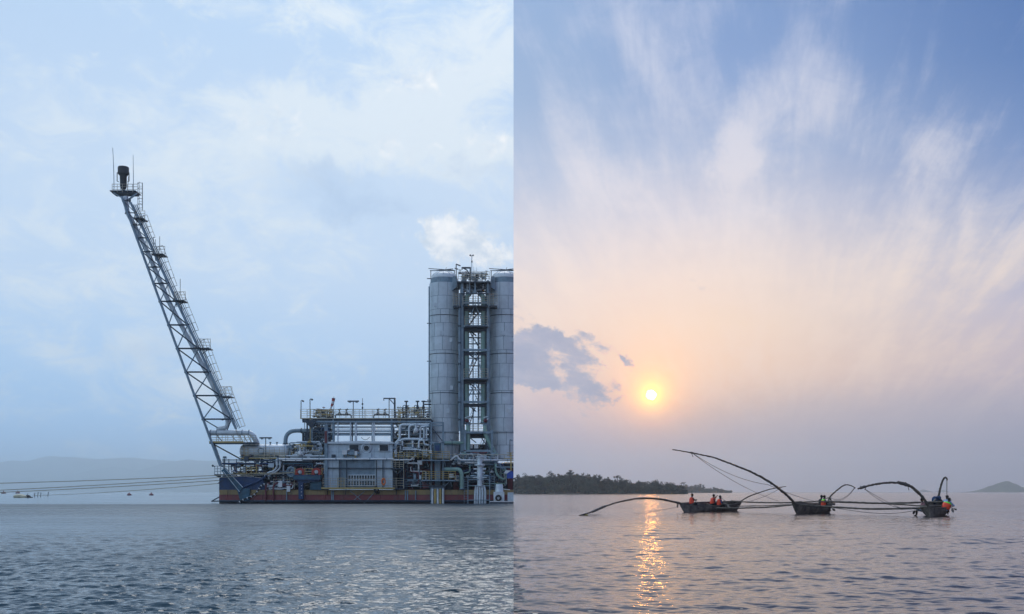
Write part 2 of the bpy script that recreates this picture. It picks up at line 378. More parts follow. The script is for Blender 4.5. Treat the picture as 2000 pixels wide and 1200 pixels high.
def wave_sheet(name, side, waves, y_fade, mt, seed):
    rows = [9.0]
    while rows[-1] < 230: rows.append(rows[-1]*(1+.0016*max(1, rows[-1]/22)))
    ys = np.array(rows)
    a1 = np.arange(0, R(29), .0018); a2 = np.linspace(R(29), R(62), 40)[1:]
    ta = np.concatenate([np.tan(a1), np.tan(a2)])
    X = side*ys[:, None]*ta[None, :]; Y = np.repeat(ys[:, None], len(ta), 1)
    Z = np.zeros_like(X); r_ = np.random.RandomState(seed)
    dyr = Y*.0016*np.maximum(1, Y/22); dxr = Y*.0018
    for lam, slope, th in waves:
        k = 2*math.pi/lam; ph = r_.rand()*6.28
        arg = k*(X*math.sin(th)+Y*math.cos(th))+ph
        kk = np.maximum(abs(math.cos(th))*dyr, abs(math.sin(th))*dxr)/lam
        w = np.clip((.30-kk)/.15, 0, 1)
        Z += w*(slope*lam/(2*math.pi))*np.sin(arg)
    fade = np.clip((y_fade-Y)/(y_fade*.25), 0, 1)*np.clip((Y-9.0)/2.0, 0, 1); fade[:, len(a1):] *= np.linspace(1, 0, len(a2))[None, :]
    Z *= fade
    nr, nc = X.shape
    V = np.stack([X, Y, Z], -1).reshape(-1, 3); idx = np.arange(nr*nc).reshape(nr, nc)
    q = [np.stack([idx[:-1, :-1], idx[:-1, 1:], idx[1:, 1:], idx[1:, :-1]], -1).reshape(-1, 4)]
    # skirt at the dividing line, apron out to the horizon and behind the eye
    n0 = len(V); sk = np.stack([np.zeros(nr), ys, np.full(nr, -.5)], -1); tp = np.stack([X[:, 0], Y[:, 0], Z[:, 0]], -1)
    ex = [sk, tp]; j_ = np.arange(nr-1); q.append(np.stack([n0+nr+j_, n0+nr+j_+1, n0+1+j_, n0+j_], -1))
    n1 = n0+2*nr; far = [400, 900, 2200, 5000, 12000]
    rows2 = np.array([[side*y*t, y, 0] for y in far for t in ta]); ex.append(rows2)
    ii = np.concatenate([idx[-1:, :], n1+np.arange(len(rows2)).reshape(len(far), nc)], 0)
    q.append(np.stack([ii[:-1, :-1], ii[:-1, 1:], ii[1:, 1:], ii[1:, :-1]], -1).reshape(-1, 4))
    n2 = n1+len(rows2); L = 12000
    ex.append(np.array([[side*L*ta[-1], -400, 0], [0, -400, 0], [side*9.0*ta[-1], -400, 0]]))
    V = np.concatenate([V]+ex, 0)
    q.append(np.array([[n2+1, n2+2, idx[0, -1], idx[0, 0]]]))
    q.append(np.array([[n2+2, n2, ii[-1, -1], idx[0, -1]]]))
    F = np.concatenate(q, 0)
    if side < 0: F = F[:, ::-1]
    me = bpy.data.meshes.new(name)
    me.vertices.add(len(V)); me.vertices.foreach_set('co', V.astype(np.float32).ravel())
    me.loops.add(F.size); me.loops.foreach_set('vertex_index', F.astype(np.int32).ravel())
    me.polygons.add(len(F)); me.polygons.foreach_set('loop_start', np.arange(0, F.size, 4, dtype=np.int32))
    me.polygons.foreach_set('use_smooth', np.ones(len(F), bool))
    me.update(calc_edges=True); me.materials.append(mt)
    o = bpy.data.objects.new(name, me); COL.objects.link(o); o['kind'] = 'structure'; return o

r_w = random.Random(3)
def spectrum(n, l0, l1, rms, spread, th0):
    out = []
    for i in range(n):
        lam = l0*(l1/l0)**(i/(n-1))*r_w.uniform(.92, 1.08)
        out.append((lam, rms*math.sqrt(2/n)*r_w.uniform(.6, 1.35), th0+r_w.gauss(0, spread)))
    return out
day_water = water_mat('day_lake_water', (.012, .040, .062), .05, .36, [(9.0, .5, .026, 3.0), (2.6, .45, .050, 2.0), (.7, .5, .07, 2.0)], wind=(134, .06))
dusk_water = water_mat('dusk_lake_water', (.040, .028, .026), .03, .13, [(6.5, .45, .009, 2.0), (1.6, .4, .018, 2.0), (.45, .4, .03, 2.0)])
wave_sheet('water', -1, spectrum(72, .085, .48, .28, .38, .12)+spectrum(8, .8, 2.2, .03, .3, .15), 128, day_water, 5)
wave_sheet('water', 1, spectrum(72, .10, .9, .090, .80, -.12)+spectrum(14, .9, 2.8, .042, .35, -.2), 220, dusk_water, 9)

# ------------------------------------------------------------------ hills and haze
def ridge(name, pts, D, depth, mt, seed, rough=.020):
    """a range of hills: skyline points (px, py) at distance D, sloping down to the shore in front and behind"""
    r_ = np.random.RandomState(seed); n = 220
    px = np.linspace(pts[0][0], pts[-1][0], n); py = np.interp(px, [p[0] for p in pts], [p[1] for p in pts])
    X = (px-CX)*D/FPX; Hh = np.maximum(0, (HY-py)*D/FPX*(1.0 if name == 'far_island' else 1.14)+CH); nz = np.zeros(n)
    for k in range(1, 9): nz += np.sin(np.linspace(0, 9*1.7**k, n)+r_.rand()*6.3)/1.6**k
    Hh = Hh*(1+rough*4*nz*np.clip(Hh/Hh.max(), .1, 1))
    prof = [(-1.0, -.01), (-.85, .06), (-.6, .35), (-.3, .72), (-.1, .94), (0, 1), (.2, .85), (.6, .4), (1, -.01)]
    V = []; 
    for i, (s_, h) in enumerate(prof):
        j = np.sin(np.linspace(0, 60, n)+i*1.3+r_.rand()*5)*.06*(0 < i < 8 and s_ != 0)
        V.append(np.stack([X, D+depth*s_+0*X, Hh*np.clip(h+j*h, -.01, 1)], -1))
    V = np.concatenate(V, 0); m_ = len(prof); idx = np.arange(n*m_).reshape(m_, n)
    F = np.stack([idx[:-1, :-1], idx[:-1, 1:], idx[1:, 1:], idx[1:, :-1]], -1).reshape(-1, 4)
    me = bpy.data.meshes.new(name); me.from_pydata(V.tolist(), [], F.tolist()); me.polygons.foreach_set('use_smooth', [True]*len(F)); me.materials.append(mt)
    o = bpy.data.objects.new(name, me); COL.objects.link(o); o['kind'] = 'structure'; return o
hill_green = mat('hill_green', (.05, .075, .04), .95, var=.35, scale=.01, spec=.1)
ridge('hills', [(-900, 930), (-500, 905), (-250, 915), (-60, 918), (0, 909), (20, 905), (50, 907), (80, 897), (95, 893), (130, 896), (160, 900), (200, 905), (260, 903), (320, 908), (420, 912), (700, 900), (1002, 925)], 11300, 560, hill_green, 1)
ridge('hills', [(-500, 950), (-200, 940), (0, 938), (120, 935), (160, 927), (200, 919), (230, 917), (250, 921), (262, 926), (300, 917), (330, 910), (360, 905), (420, 904), (600, 915), (1002, 940)], 10000, 700, hill_green, 2)
ridge('hills', [(60, 960), (150, 955), (220, 952), (270, 948), (310, 941), (345, 945), (430, 944), (700, 950), (1002, 955)], 8600, 500, hill_green, 3)
ridge('far_island', [(1906, 960.6), (1916, 958), (1928, 953), (1942, 947), (1958, 941), (1966, 940), (1974, 942), (1985, 948), (2002, 954), (2030, 958), (2060, 960.6)], 4200, 160, hill_green, 4, .006)
ridge('far_island', [(1794, 960.4), (1799, 957.5), (1803, 956), (1806, 957), (1812, 958.5), (1820, 960.4)], 6200, 60, hill_green, 5, .006)
ridge('far_island', [(1829, 960.4), (1834, 958.4), (1841, 957), (1846, 958.5), (1850, 960.4)], 6200, 60, hill_green, 6, .006)

HZ = 390.0
hz = MB().box(-11900, 11900, -380, 11900, -1.0-.2, HZ)
hm = bpy.data.materials.new('haze_air'); hm.use_nodes = True; q = NG(hm.node_tree)
pv = q.node('ShaderNodeVolumePrincipled'); pv.inputs['Color'].default_value = (.85, .935, 1.0, 1); pv.inputs['Density'].default_value = .00020
pv.inputs['Anisotropy'].default_value = .85
q.nt.links.new(pv.outputs[0], q.node('ShaderNodeOutputMaterial').inputs['Volume'])
haze = hz.build('haze', hm); haze['kind'] = 'stuff'
# ------------------------------------------------------------------ the gas platform (day half)
CUTTING = True
D0 = CH*FPX/22.0
def P(px, py, d=0.0):
    k = (D0+d)/FPX; return Vector(((px-CX)*k, D0+d, CH+(HY-py)*k))
def L(px, d=0.0): return (px-CX)*(D0+d)/FPX
def H(py, d=0.0): return CH+(HY-py)*(D0+d)/FPX
M = {
 'steel': mat('grey_steel_paint', (.23, .32, .385), .5, .0, .2, (.35, (.09, .07, .06))),
 'dark': mat('dark_steel_paint', (.034, .054, .080), .5, .0, .25, (.3, (.07, .05, .04))),
 'navy': mat('navy_paint', (.015, .050, .14), .45, .0, .3, (.4, (.05, .07, .09))),
 'blue': mat('blue_steel_paint', (.03, .105, .16), .45, .0, .3, (.45, (.10, .13, .15))),
 'tower': mat('tower_cladding', (.70, .77, .81), .5, .0, .09, (.40, (.48, .52, .54)), scale=.8, tint=.07),
 'band': mat('tower_band', (.10, .13, .15), .5),
 'grey': mat('deckhouse_paint', (.56, .66, .72), .5, .0, .10, (.45, (.22, .25, .27)), tint=.06),
 'pale': mat('pale_pipe_paint', (.68, .75, .79), .38, .1, .12, (.25, (.3, .3, .3))),
 'white': mat('white_paint', (.78, .80, .80), .38, .0, .08, (.2, (.45, .42, .38))),
 'green': mat('green_pipe_paint', (.27, .43, .37), .42, .0, .12, (.25, (.12, .18, .16))),
 'yellow': mat('yellow_rail_paint', (.50, .37, .13), .5, .0, .2, (.3, (.25, .16, .07))),
 'beige': mat('beige_rail_paint', (.52, .47, .36), .5, .0, .2, (.2, (.2, .14, .08))),
 'red': mat('red_winch_paint', (.42, .045, .03), .45, .0, .2, (.3, (.2, .03, .02))),
 'maroon': mat('maroon_paint', (.15, .035, .045), .55, .0, .3, (.4, (.09, .05, .05))),
 'black': mat('black_paint', (.012, .016, .022), .5),
 'rubber': mat('black_rubber', (.012, .012, .013), .8),
 'orange': mat('orange_paint', (.70, .16, .03), .5),
 'glass': mat('dark_glass', (.012, .018, .024), .12),
 'tarp': mat('blue_tarpaulin', (.012, .075, .38), .5, .0, .25),
 'rope': mat('pale_mooring_rope', (.40, .36, .27), .9, .0, .2),
 'cream': mat('cream_rubber', (.55, .52, .36), .6, .0, .2),
 'buoy': mat('red_buoy_paint', (.20, .05, .06), .5, .0, .25),
 'machine': mat('machinery_paint', (.020, .032, .048), .6, .0, .4, (.3, (.06, .04, .04))),  # near black, standing for the shade behind the pipework
}
# hull paint: dark foot, red belt, ochre stripe, navy above
def hull_paint():
    m = bpy.data.materials.new('hull_paint'); m.use_nodes = True; q = NG(m.node_tree)
    pos = q.node('ShaderNodeNewGeometry').outputs['Position']; sp = q.node('ShaderNodeSeparateXYZ'); q.put(sp.inputs[0], pos)
    z = q.add(sp.outputs[2], q.mul(q.sub(q.noise(pos, 3.0, 3.0), .5), .03))
    n = q.noise(q.vm('MULTIPLY', pos, (1.0, 1.0, .4)), 1.1, 7.0, .65); st = q.noise(q.vm('MULTIPLY', pos, (3.0, 3.0, .3)), 1.5, 7.0, .65)
    def band(a, c0, c1): return c0, c1
    c = q.mix(q.m('GREATER_THAN', z, H(977.5)), (.020, .026, .030), (.25, .058, .064))
    c = q.mix(q.m('GREATER_THAN', z, H(966.5)), c, (.34, .245, .105))
    c = q.mix(q.m('GREATER_THAN', z, H(956.5)), c, (.015, .05, .15))
    c = q.mix(q.mul(q.sstep(n, .45, .75), .55), c, (.10, .115, .12))
    c = q.mix(q.mul(q.sstep(st, .55, .72), .5), c, (.06, .055, .055))
    scum = q.mul(q.sstep(q.add(sp.outputs[2], q.mul(q.sub(q.noise(q.vm('MULTIPLY', pos, (1.0, 1.0, .2)), 2.2, 6.0, .7), .5), .5)), .36, .12), .85)
    c = q.mix(scum, c, (.022, .028, .016)); rust = q.noise(q.vm('MULTIPLY', pos, (2.2, 1.0, .28)), 2.3, 7.0, .7); c = q.mix(q.mul(q.sstep(rust, .54, .70), .7), c, (.13, .055, .028))
    b = q.node('ShaderNodeBsdfPrincipled'); q.put(b.inputs['Base Color'], c); q.put(b.inputs['Roughness'], q.lstep(n, .2, .8, .35, .65))
    q.nt.links.new(b.outputs[0], q.node('ShaderNodeOutputMaterial').inputs[0]); return m
M['hull'] = hull_paint()

def railing(t, pts, h, mt, n=3, gap=1.35, r=.035):
    """guard rail along a path of world points: rails are parts, every post a part"""
    pts = [Vector(p) for p in pts]
    for k in range(n):
        MB().path([p+Vector((0, 0, h*(k+1)/n)) for p in pts], r, 5).build('rail', mt, t)
    pm = MB().tube((0, 0, 0), (0, 0, h), r*1.15, 5); first = None
    for a, b in zip(pts[:-1], pts[1:]):
        m_ = max(1, round((b-a).length/gap))
        for i in range(m_+1):
            if i == 0 and a is not pts[0]: continue
            p = a.lerp(b, i/m_)
            first = proto('post', pm, mt, t, p) if first is None else share(first, t, p) and first
def ladder(p, q, w, mt, t, name='ladder', step=.34, r=.03, across=(1, 0, 0)):
    p, q, a = Vector(p), Vector(q), Vector(across)*w/2; mb = MB().tube(p-a, q-a, r, 5).tube(p+a, q+a, r, 5)
    n = int((q-p).length/step)
    for i in range(1, n): c = p.lerp(q, i/n); mb.tube(c-a, c+a, r*.7, 4)
    return mb.build(name, mt, t)
def cage(p, q, w, mt, t, out, n_hoop, across=(1, 0, 0), rungs=True):
    """ladder with safety hoops standing off along 'out'"""
    p, q, a, o_ = Vector(p), Vector(q), Vector(across).normalized()*w/2, Vector(out).normalized()*w*1.25
    l = ladder(p, q, w, mt, t, 'cage_ladder', .42)
    hoop_pts = [-a, -a*1.25+o_*.55, o_, a*1.25+o_*.55, a]
    for i in range(n_hoop):
        c = p.lerp(q, (i+.15)/(n_hoop-.7)); MB().path([c+h for h in hoop_pts], .03, 4).build('hoop', mt, l)
    for h in hoop_pts[1:4]: MB().tube(p.lerp(q, .05)+h, q+h, .025, 4).build('cage_bar', mt, l)
    return l
def handwheel(mb, c, axis, Rr):
    mb.torus(c, axis, Rr, Rr*.13, 10, 4); ax = Vector(axis).normalized(); ref = ax.orthogonal().normalized(); b = ax.cross(ref)
    for e in (ref, b): mb.tube(Vector(c)-e*Rr, Vector(c)+e*Rr, Rr*.08, 4)
def clutter(name, label, cat, box, d0, d1, n, mats, seed, rr=(.05, .13), valves=6, boxes=3, group=None):
    """a skid of pipes, valves and boxes filling a region of the platform"""
    r_ = random.Random(seed); x0, y0, x1, y1 = box
    t = thing(name, label, cat, P((x0+x1)/2, y1, d0), group)
    for i in range(int(n*1.35)):
        d = r_.uniform(d0, d1); rad = r_.uniform(*rr); px, py = r_.uniform(x0, x1), r_.uniform(y0, y1); pts = [P(px, py, d)]
        horiz = r_.random() < .5
        for k in range(r_.choice((1, 2, 2, 3))):
            if horiz: px = r_.uniform(x0, x1) if k or r_.random() < .6 else min(x1, px+r_.uniform(10, 40))
            else: py = r_.uniform(y0, y1)
            e = P(px, py, d)
            if (e-pts[-1]).length > .3: pts.append(e)
            horiz = not horiz
        if len(pts) < 2: continue
        pm = MB().path(fillet(pts, rad*2.6, 3), rad, 7)
        mt = r_.choice(mats); pi = pm.build('pipe', M[mt], t)
        for a, b in ((pts[0], pts[1]), (pts[-1], pts[-2])):
            u = (b-a).normalized(); MB().tube(a, a+u*.07, rad*1.7, 8).build('flange', M[mt], pi)
        if (pts[1]-pts[0]).length > 1.2:
            c = pts[0].lerp(pts[1], .5); u = (pts[1]-pts[0]).normalized(); MB().tube(c-u*.06, c+u*.06, rad*1.6, 8).build('flange', M[mt], pi)
    for i in range(valves):
        p = P(r_.uniform(x0, x1), r_.uniform(y0, y1), r_.uniform(d0, d1)-.1); mb = MB().ball(p, .16, .14, .16, 8, 6).tube(p, p+Vector((0, 0, .42)), .035, 6)
        mb.tube(p-Vector((.26, 0, 0)), p+Vector((.26, 0, 0)), .09, 7)
        v = mb.build('valve', M[r_.choice(mats)], t); w = MB(); handwheel(w, p+Vector((0, 0, .42)), (0, .3, 1), .2); w.build('handwheel', M[r_.choice(('dark', 'maroon', 'steel'))], v)
    for i in range(boxes):
        p = P(r_.uniform(x0, x1), r_.uniform(y0, y1), r_.uniform(d0, d1)-.15); a, b = r_.uniform(.14, .4), r_.uniform(.16, .45)
        MB().box(p.x-a, p.x+a, p.y-.15, p.y+.2, p.z-b, p.z+b).build('junction_box', M[r_.choice(('grey', 'white', 'steel', 'dark'))], t)
    return t
def mast_lamp(px, top, base, half, d, label, cat='lamp mast', mt='dark'):
    t = thing('lamp_mast', label, cat, P(px, base, d), 'lamp masts on the platform')
    MB().tube(P(px, base, d), P(px, top, d), .06, 6).build('pole', M[mt], t)
    MB().box(L(px-half, d), L(px+half, d), D0+d-.12, D0+d+.12, H(top+1.2, d), H(top-1.2, d)).build('lamp_bar', M[mt], t)
    for s in (-.6, .6): MB().box(L(px+half*s-2, d), L(px+half*s+2, d), D0+d-.16, D0+d+.16, H(top+3, d), H(top+1.3, d)).build('lamp_head', M['steel'], t)
    return t

# ---- barge
barge = thing('barge', 'long steel barge hull with navy, ochre and red paint bands carrying the gas plant', 'barge', P(715, 983, 0))
MB().prism([(L(428), -1.4), (L(428), H(957)), (1.0, H(957)), (1.0, -1.4)], D0, D0+19).build('hull', M['hull'], barge)
MB().prism([(L(428), H(957)+.002), (L(428), H(935)), (L(441), H(926)), (L(452), H(929)), (L(512), H(934)), (L(519), H(957)+.002)], D0-.004, D0+6).build('bow_bulwark', M['navy'], barge)
MB().tube(P(430, 979.3, -.18), P(1003, 979.3, -.18), .17, 8).build('rub_rail', M['dark'], barge)
MB().beam(P(431, 967, -.03), P(1003, 967, -.03), .05, .07).build('belt_rail', M['maroon'], barge)
fp = MB().beam((0, 0, 0), (0, 0, 1.75), .16, .10); f0 = None
for px in (443, 476, 512, 548, 600, 634, 668, 703, 742, 776, 812, 893, 905): 
    f0 = proto('stiffener', fp, M['hull'], barge, P(px, 981, -.05)) if f0 is None else (share(f0, barge, P(px, 981, -.05)), f0)[1]
wp = MB().tube((0, 0, 0), (0, 0, 1.5), .09, 7); w0 = None
for px in (519, 534, 560, 648, 651, 792, 796, 812):
    w0 = proto('hull_pipe', wp, M['steel'], barge, P(px, 979, -.12)) if w0 is None else (share(w0, barge, P(px, 979, -.12)), w0)[1]
for a, b in (((684, 959), (712, 983)), ((712, 960), (684, 983)), ((712, 983), (735, 958))):
    MB().beam(P(*a, -.10), P(*b, -.10), .07).build('brace', M['steel'], barge)
MB().path([P(428, 979, .3), P(413, 979.5, .3)], .10, 6).path([P(414, 979, .3), P(430, 970, .3)], .09, 6).build('bow_step', M['dark'], barge)
# added dark blocks behind the pipework, with the shade of its gaps painted in
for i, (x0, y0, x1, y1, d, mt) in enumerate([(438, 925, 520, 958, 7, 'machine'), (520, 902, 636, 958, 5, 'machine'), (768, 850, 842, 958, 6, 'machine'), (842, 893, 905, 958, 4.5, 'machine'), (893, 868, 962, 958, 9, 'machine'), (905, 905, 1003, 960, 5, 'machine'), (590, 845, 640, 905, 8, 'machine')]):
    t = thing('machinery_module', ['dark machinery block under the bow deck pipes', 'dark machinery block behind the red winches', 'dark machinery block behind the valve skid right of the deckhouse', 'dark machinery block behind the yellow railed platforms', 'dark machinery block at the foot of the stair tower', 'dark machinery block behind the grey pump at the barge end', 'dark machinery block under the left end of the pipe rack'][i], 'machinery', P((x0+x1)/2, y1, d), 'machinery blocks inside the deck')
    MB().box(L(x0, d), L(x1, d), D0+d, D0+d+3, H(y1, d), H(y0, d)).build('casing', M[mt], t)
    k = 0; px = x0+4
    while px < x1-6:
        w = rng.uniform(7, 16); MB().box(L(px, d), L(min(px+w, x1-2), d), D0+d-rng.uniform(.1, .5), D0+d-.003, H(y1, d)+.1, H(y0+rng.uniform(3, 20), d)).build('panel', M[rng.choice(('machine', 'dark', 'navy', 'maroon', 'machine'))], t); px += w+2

# ---- flare boom: a leaning lattice of four legs
boom = thing('flare_boom', 'tall leaning lattice flare boom with pipe, ladders and black burner on top', 'flare boom', P(430, 910, 1.5))
def xl(y): return 301.6+.366*(y-559)
def xr(y): return 271+.4656*(y-430)
def dep(y): return 1.0+(.45+(y-385)*.00125)      # half depth grows towards the foot
def BL(y, s): return P(xl(y), y, 2.5+s*dep(y))
def BR(y, s): return P(xr(y), y, 2.5+s*dep(y))
for s in (-1, 1):
    MB().path([BL(384, s), BL(910, s)], .18, 8).build('leg', M['steel'], boom)
    MB().path([BR(396, s), BR(838, s)], .17, 8).build('leg', M['steel'], boom)
nodes = [392, 416, 440, 465, 492, 522, 554, 589, 635, 681, 727, 773, 819]
for i, y in enumerate(nodes):
    tk = .065+.06*min(1, i/8)
    for s in (-1, 1):
        MB().tube(BL(y, s), BR(y, s), tk, 6).build('cross_bar', M['dark'], boom)
    MB().tube(BL(y, -1), BL(y, 1), tk, 6).build('cross_bar', M['dark'], boom); MB().tube(BR(y, -1), BR(y, 1), tk, 6).build('cross_bar', M['dark'], boom)
    for s in (-1, 1):
        MB().ball(BL(y, s), .2+.05*(i > 6), .17, .26, 8, 6).build('gusset', M['dark'], boom); MB().ball(BR(y, s), .2+.06*(i > 6), .17, .28, 8, 6).build('gusset', M['dark'], boom)
    if i+1 < len(nodes):
        y2 = nodes[i+1]
        for s in (-1, 1):
            MB().tube(BL(y, s), BR(y2, s), tk*.85, 6).build('diagonal_brace', M['dark'], boom)
            MB().tube(BL(y2, s), BR(y, s), tk*.7, 6).build('diagonal_brace', M['steel'], boom)
MB().tube(BR(819, -1), P(444, 840, 1.8), .08, 6).tube(BL(819, -1), P(437, 843, 1.8), .08, 6).build('diagonal_brace', M['dark'], boom)
for s in (-1, 1): MB().beam(P(417, 868, 2+s), P(472, 898, 2+s), .17).build('diagonal_brace', M['black'], boom)
MB().beam(P(418, 868, 1.4), P(434, 912, 1.4), .26).build('leg', M['steel'], boom)
MB().path(fillet([P(246, 384, 1.6), P(246.5, 402, 1.6), P(249, 416, 1.6), P(267, 449, 1.6), P(293.6, 504.6, 1.6), P(328.5, 587, 1.6), P(357, 641, 1.6), P(385.5, 695, 1.6), P(407.6, 736, 1.6), P(428, 779, 1.6), P(438, 803, 1.6), P(446, 825, 1.6), P(442, 836, 1.6), P(424, 838.5, 1.6)], 1.0, 3), .33, 12).build('flare_pipe', M['pale'], boom)
for y in nodes:
    x = np.interp(y, [416, 449, 504, 587, 641, 695, 736, 779, 803], [249, 267, 293.6, 328.5, 357, 385.5, 407.6, 428, 438])
    MB().torus(P(x, y, 1.6), P(x+8, y+18, 0)-P(x, y, 0), .35, .06, 12, 5).build('pipe_clamp', M['dark'], boom)
# slim lines running beside the right legs
for o_ in (3, 6, 9.5): MB().tube(P(xr(400)+o_, 400, 1.2), P(xr(835)+o_-1, 835, 1.2), .065, 5).build('cable_line', M['steel'], boom)
def stage(px0, px1, py, h, name_dep=1.2):
    d = name_dep; mb = MB().box(L(px0, d), L(px1, d), D0+d-.9, D0+d+1.3, H(py+1.6, d), H(py, d)); st = mb.build('stage', M['dark'], boom)
    pts = [P(px0, py, d-.9), P(px1, py, d-.9), P(px1, py, d+1.3), P(px0, py, d+1.3), P(px0, py, d-.9)]
    railing(st, pts, h, M['beige'], 3, .8, .03)
    MB().beam(P(px0+3, py+1, d), P((px0+px1)/2-6, py+12, d), .09).beam(P(px1-3, py+1, d), P((px0+px1)/2-4, py+12, d), .09).build('bracket', M['dark'], st); return st
top = stage(219, 269, 375.5, 1.15, 2.2)
for s in (-1, 1): MB().beam(P(222, 377, 2.2+s*.8), P(240, 388, 2.2+s*.8), .12).beam(P(268, 378, 2.2+s*.8), P(247, 393, 2.2+s*.8), .2).build('bracket', M['steel'], boom)
MB().box(L(222, 2.2), L(266, 2.2), D0+1.5, D0+3.3, H(380, 2.2), H(377.2, 2.2)).build('stage_beam', M['dark'], boom)
bc = P(241, 375, 2.0)
bt = MB().lathe(bc, [(.22, 0), (.26, .35), (.42, .55), (.47, .85), (.47, 2.2), (.56, 2.35), (.76, 2.55), (.78, 3.4), (.73, 3.55), (.62, 3.52), (.58, 3.0)], 20).build('burner', M['black'], boom)
for s in (-1, 1):
    MB().path([bc+Vector((s*.62, -.1, 1.4)), bc+Vector((s*.86, -.1, 1.5)), bc+Vector((s*.86, -.1, 2.7)), bc+Vector((s*.7, 0, 2.9))], .06, 6).build('pilot_pipe', M['dark'], bt)
    MB().tube(bc+Vector((s*.5, .3, .2)), bc+Vector((s*.62, .3, 2.3)), .035, 5).build('pilot_pipe', M['dark'], bt)
MB().path(spline([P(222.5, 375, 1.4), P(222.5, 350, 1.4), P(221.5, 315, 1.4), P(220, 289, 1.4)]), [.05]*12+[.04]*7, 6).build('antenna', M['steel'], boom)
MB().path([P(260.5, 375, 1.6), P(260.5, 340, 1.6), P(260, 303, 1.6)], [.05, .045, .03], 6).build('antenna', M['steel'], boom)
cage(P(275, 412, 1.8), P(275, 358, 1.8), .52, M['dark'], boom, (0, -1, 0), 6)
for (px0, px1, py, h) in ((264, 283, 428, 1.15), (299, 322, 498, 1.2), (341, 362, 588, 1.3), (385, 411, 681, 1.35), (430, 453, 775, 1.4)): stage(px0, px1, py, h)
for (a, b, n) in (((287, 420), (303, 464), 5), ((318, 480), (346, 558), 6), ((358, 570), (388, 645), 6), ((405, 662), (434, 741), 6), ((450, 755), (479, 832), 6)):
    # sloping cage over the ladder on the right legs
    for o_ in (0, -7): 
        for s in (-.4, .4): MB().tube(P(a[0]+o_, a[1], 1.3+s), P(b[0]+o_, b[1], 1.3+s), .035, 5).build('cage_bar', M['beige'], boom)
    for i in range(n):
        u = i/(n-1); x, y = a[0]+(b[0]-a[0])*u, a[1]+(b[1]-a[1])*u
        MB().path([P(x-13, y+5, 1.0), P(x-7, y+1.5, .9), P(x, y, .9), P(x, y, 1.7), P(x-7, y+1.5, 1.7), P(x-13, y+5, 1.6)], .032, 4).build('hoop', M['dark'], boom)
    ladder(P(a[0]-14, a[1], 1.2), P(b[0]-13, b[1]+22, 1.2), .45, M['beige'], boom, 'ladder', .45, across=(0, 1, 0))
for px, y0, y1 in ((300, 463, 480), (312, 462, 490), (303.5, 468, 478), (352, 545, 570), (352, 553, 560)): MB().tube(P(px, y1, 1), P(px, y0, 1), .04, 5).build('antenna', M['dark'], boom)

# ---- duct, walkway and horizontal vessel at the bow
t = thing('gas_duct', 'thick pale duct running level from the flare boom foot and bending down to the vessel', 'duct', P(450, 850, 1.5))
MB().path(fillet([P(407, 845.5, 1.5), P(489, 845.5, 1.5), P(497, 855, 1.5), P(502, 866, 1.5)], .8, 5), .37, 14).build('pipe', M['pale'], t)
for px in (411, 423, 473, 486): MB().tube(P(px, 845.5, 1.5), P(px+1.4, 845.5, 1.5), .44, 14).build('flange', M['steel'], t)
t = thing('duct_walkway', 'railed walkway with yellow edge under the pale duct', 'walkway', P(455, 866, 1.2))
MB().box(L(411, 1.2), L(503, 1.2), D0+.6, D0+2.4, H(867.5, 1.2), H(864.5, 1.2)).build('deck', M['dark'], t)
MB().box(L(411, 1.2), L(478, 1.2), D0+.55, D0+.597, H(865.5, 1.2), H(862.5, 1.2)).build('kick_board', M['yellow'], t)
railing(t, [P(412, 864, .8), P(500, 864, .8)], 1.0, M['beige'], 3, .8); railing(t, [P(412, 864, 2.2), P(470, 864, 2.2)], 1.0, M['beige'], 3, 1.2)
for a, b in ((468, 476), (476, 484), (484, 492)): MB().tube(P(a, 851, .9), P(b, 865, .9), .05, 5).build('stair_rail', M['yellow'], t)
MB().beam(P(423, 850, .9), P(434, 862, .9), .1).beam(P(452, 851, .9), P(463, 863, .9), .07).build('brace', M['dark'], t)
def drum(name, label, x0, x1, yc, r, d, mt):
    t = thing(name, label, 'pressure vessel', P((x0+x1)/2, 896, d)); c = P(x0, yc, d); ln = L(x1, d)-L(x0, d)
    MB().lathe(c, [(.02, -.55*r), (.5*r, -.48*r), (.82*r, -.3*r), (.97*r, -.08*r), (r, 0), (r, ln), (.97*r, ln+.08*r), (.82*r, ln+.3*r), (.5*r, ln+.48*r), (.02, ln+.55*r)], 28, (1, 0, 0)).build('shell', mt, t)
    for f in (.02, .5, .98): MB().torus(c+Vector((ln*f, 0, 0)), (1, 0, 0), r, .035, 28, 5).build('band', M['steel'], t)
    for f in (.18, .8): MB().box(c.x+ln*f-.25, c.x+ln*f+.25, c.y-r*.8, c.y+r*.8, c.z-r*1.35, c.z-r*.55).build('saddle', M['dark'], t)
    return t
v = drum('horizontal_vessel', 'pale horizontal pressure vessel with domed ends standing at the bow', 476, 560, 881.5, .98, 2.6, M['pale'])
MB().torus(P(509.5, 881, 1.62), (0, 1, 0), .42, .06, 20, 6).lathe(P(509.5, 881, 1.75), [(.36, -.1), (.36, .1)], 18, (0, 1, 0)).build('manway', M['steel'], v)
for px in (487, 496, 528, 541): MB().tube(P(px, 869, 2.6), P(px, 864.5, 2.6), .09, 8).tube(P(px, 864.8, 2.6), P(px, 863.8, 2.6), .17, 8).build('nozzle', M['dark'], v)
ladder(P(473, 895, 1.5), P(473, 872, 1.5), .4, M['yellow'], v, 'ladder'); ladder(P(481, 895, 1.5), P(481, 873, 1.5), .45, M['yellow'], v, 'ladder')
t = thing('vessel_platform', 'yellow edged platform with thin railing in front of the horizontal vessel', 'platform', P(520, 896, 1.2))
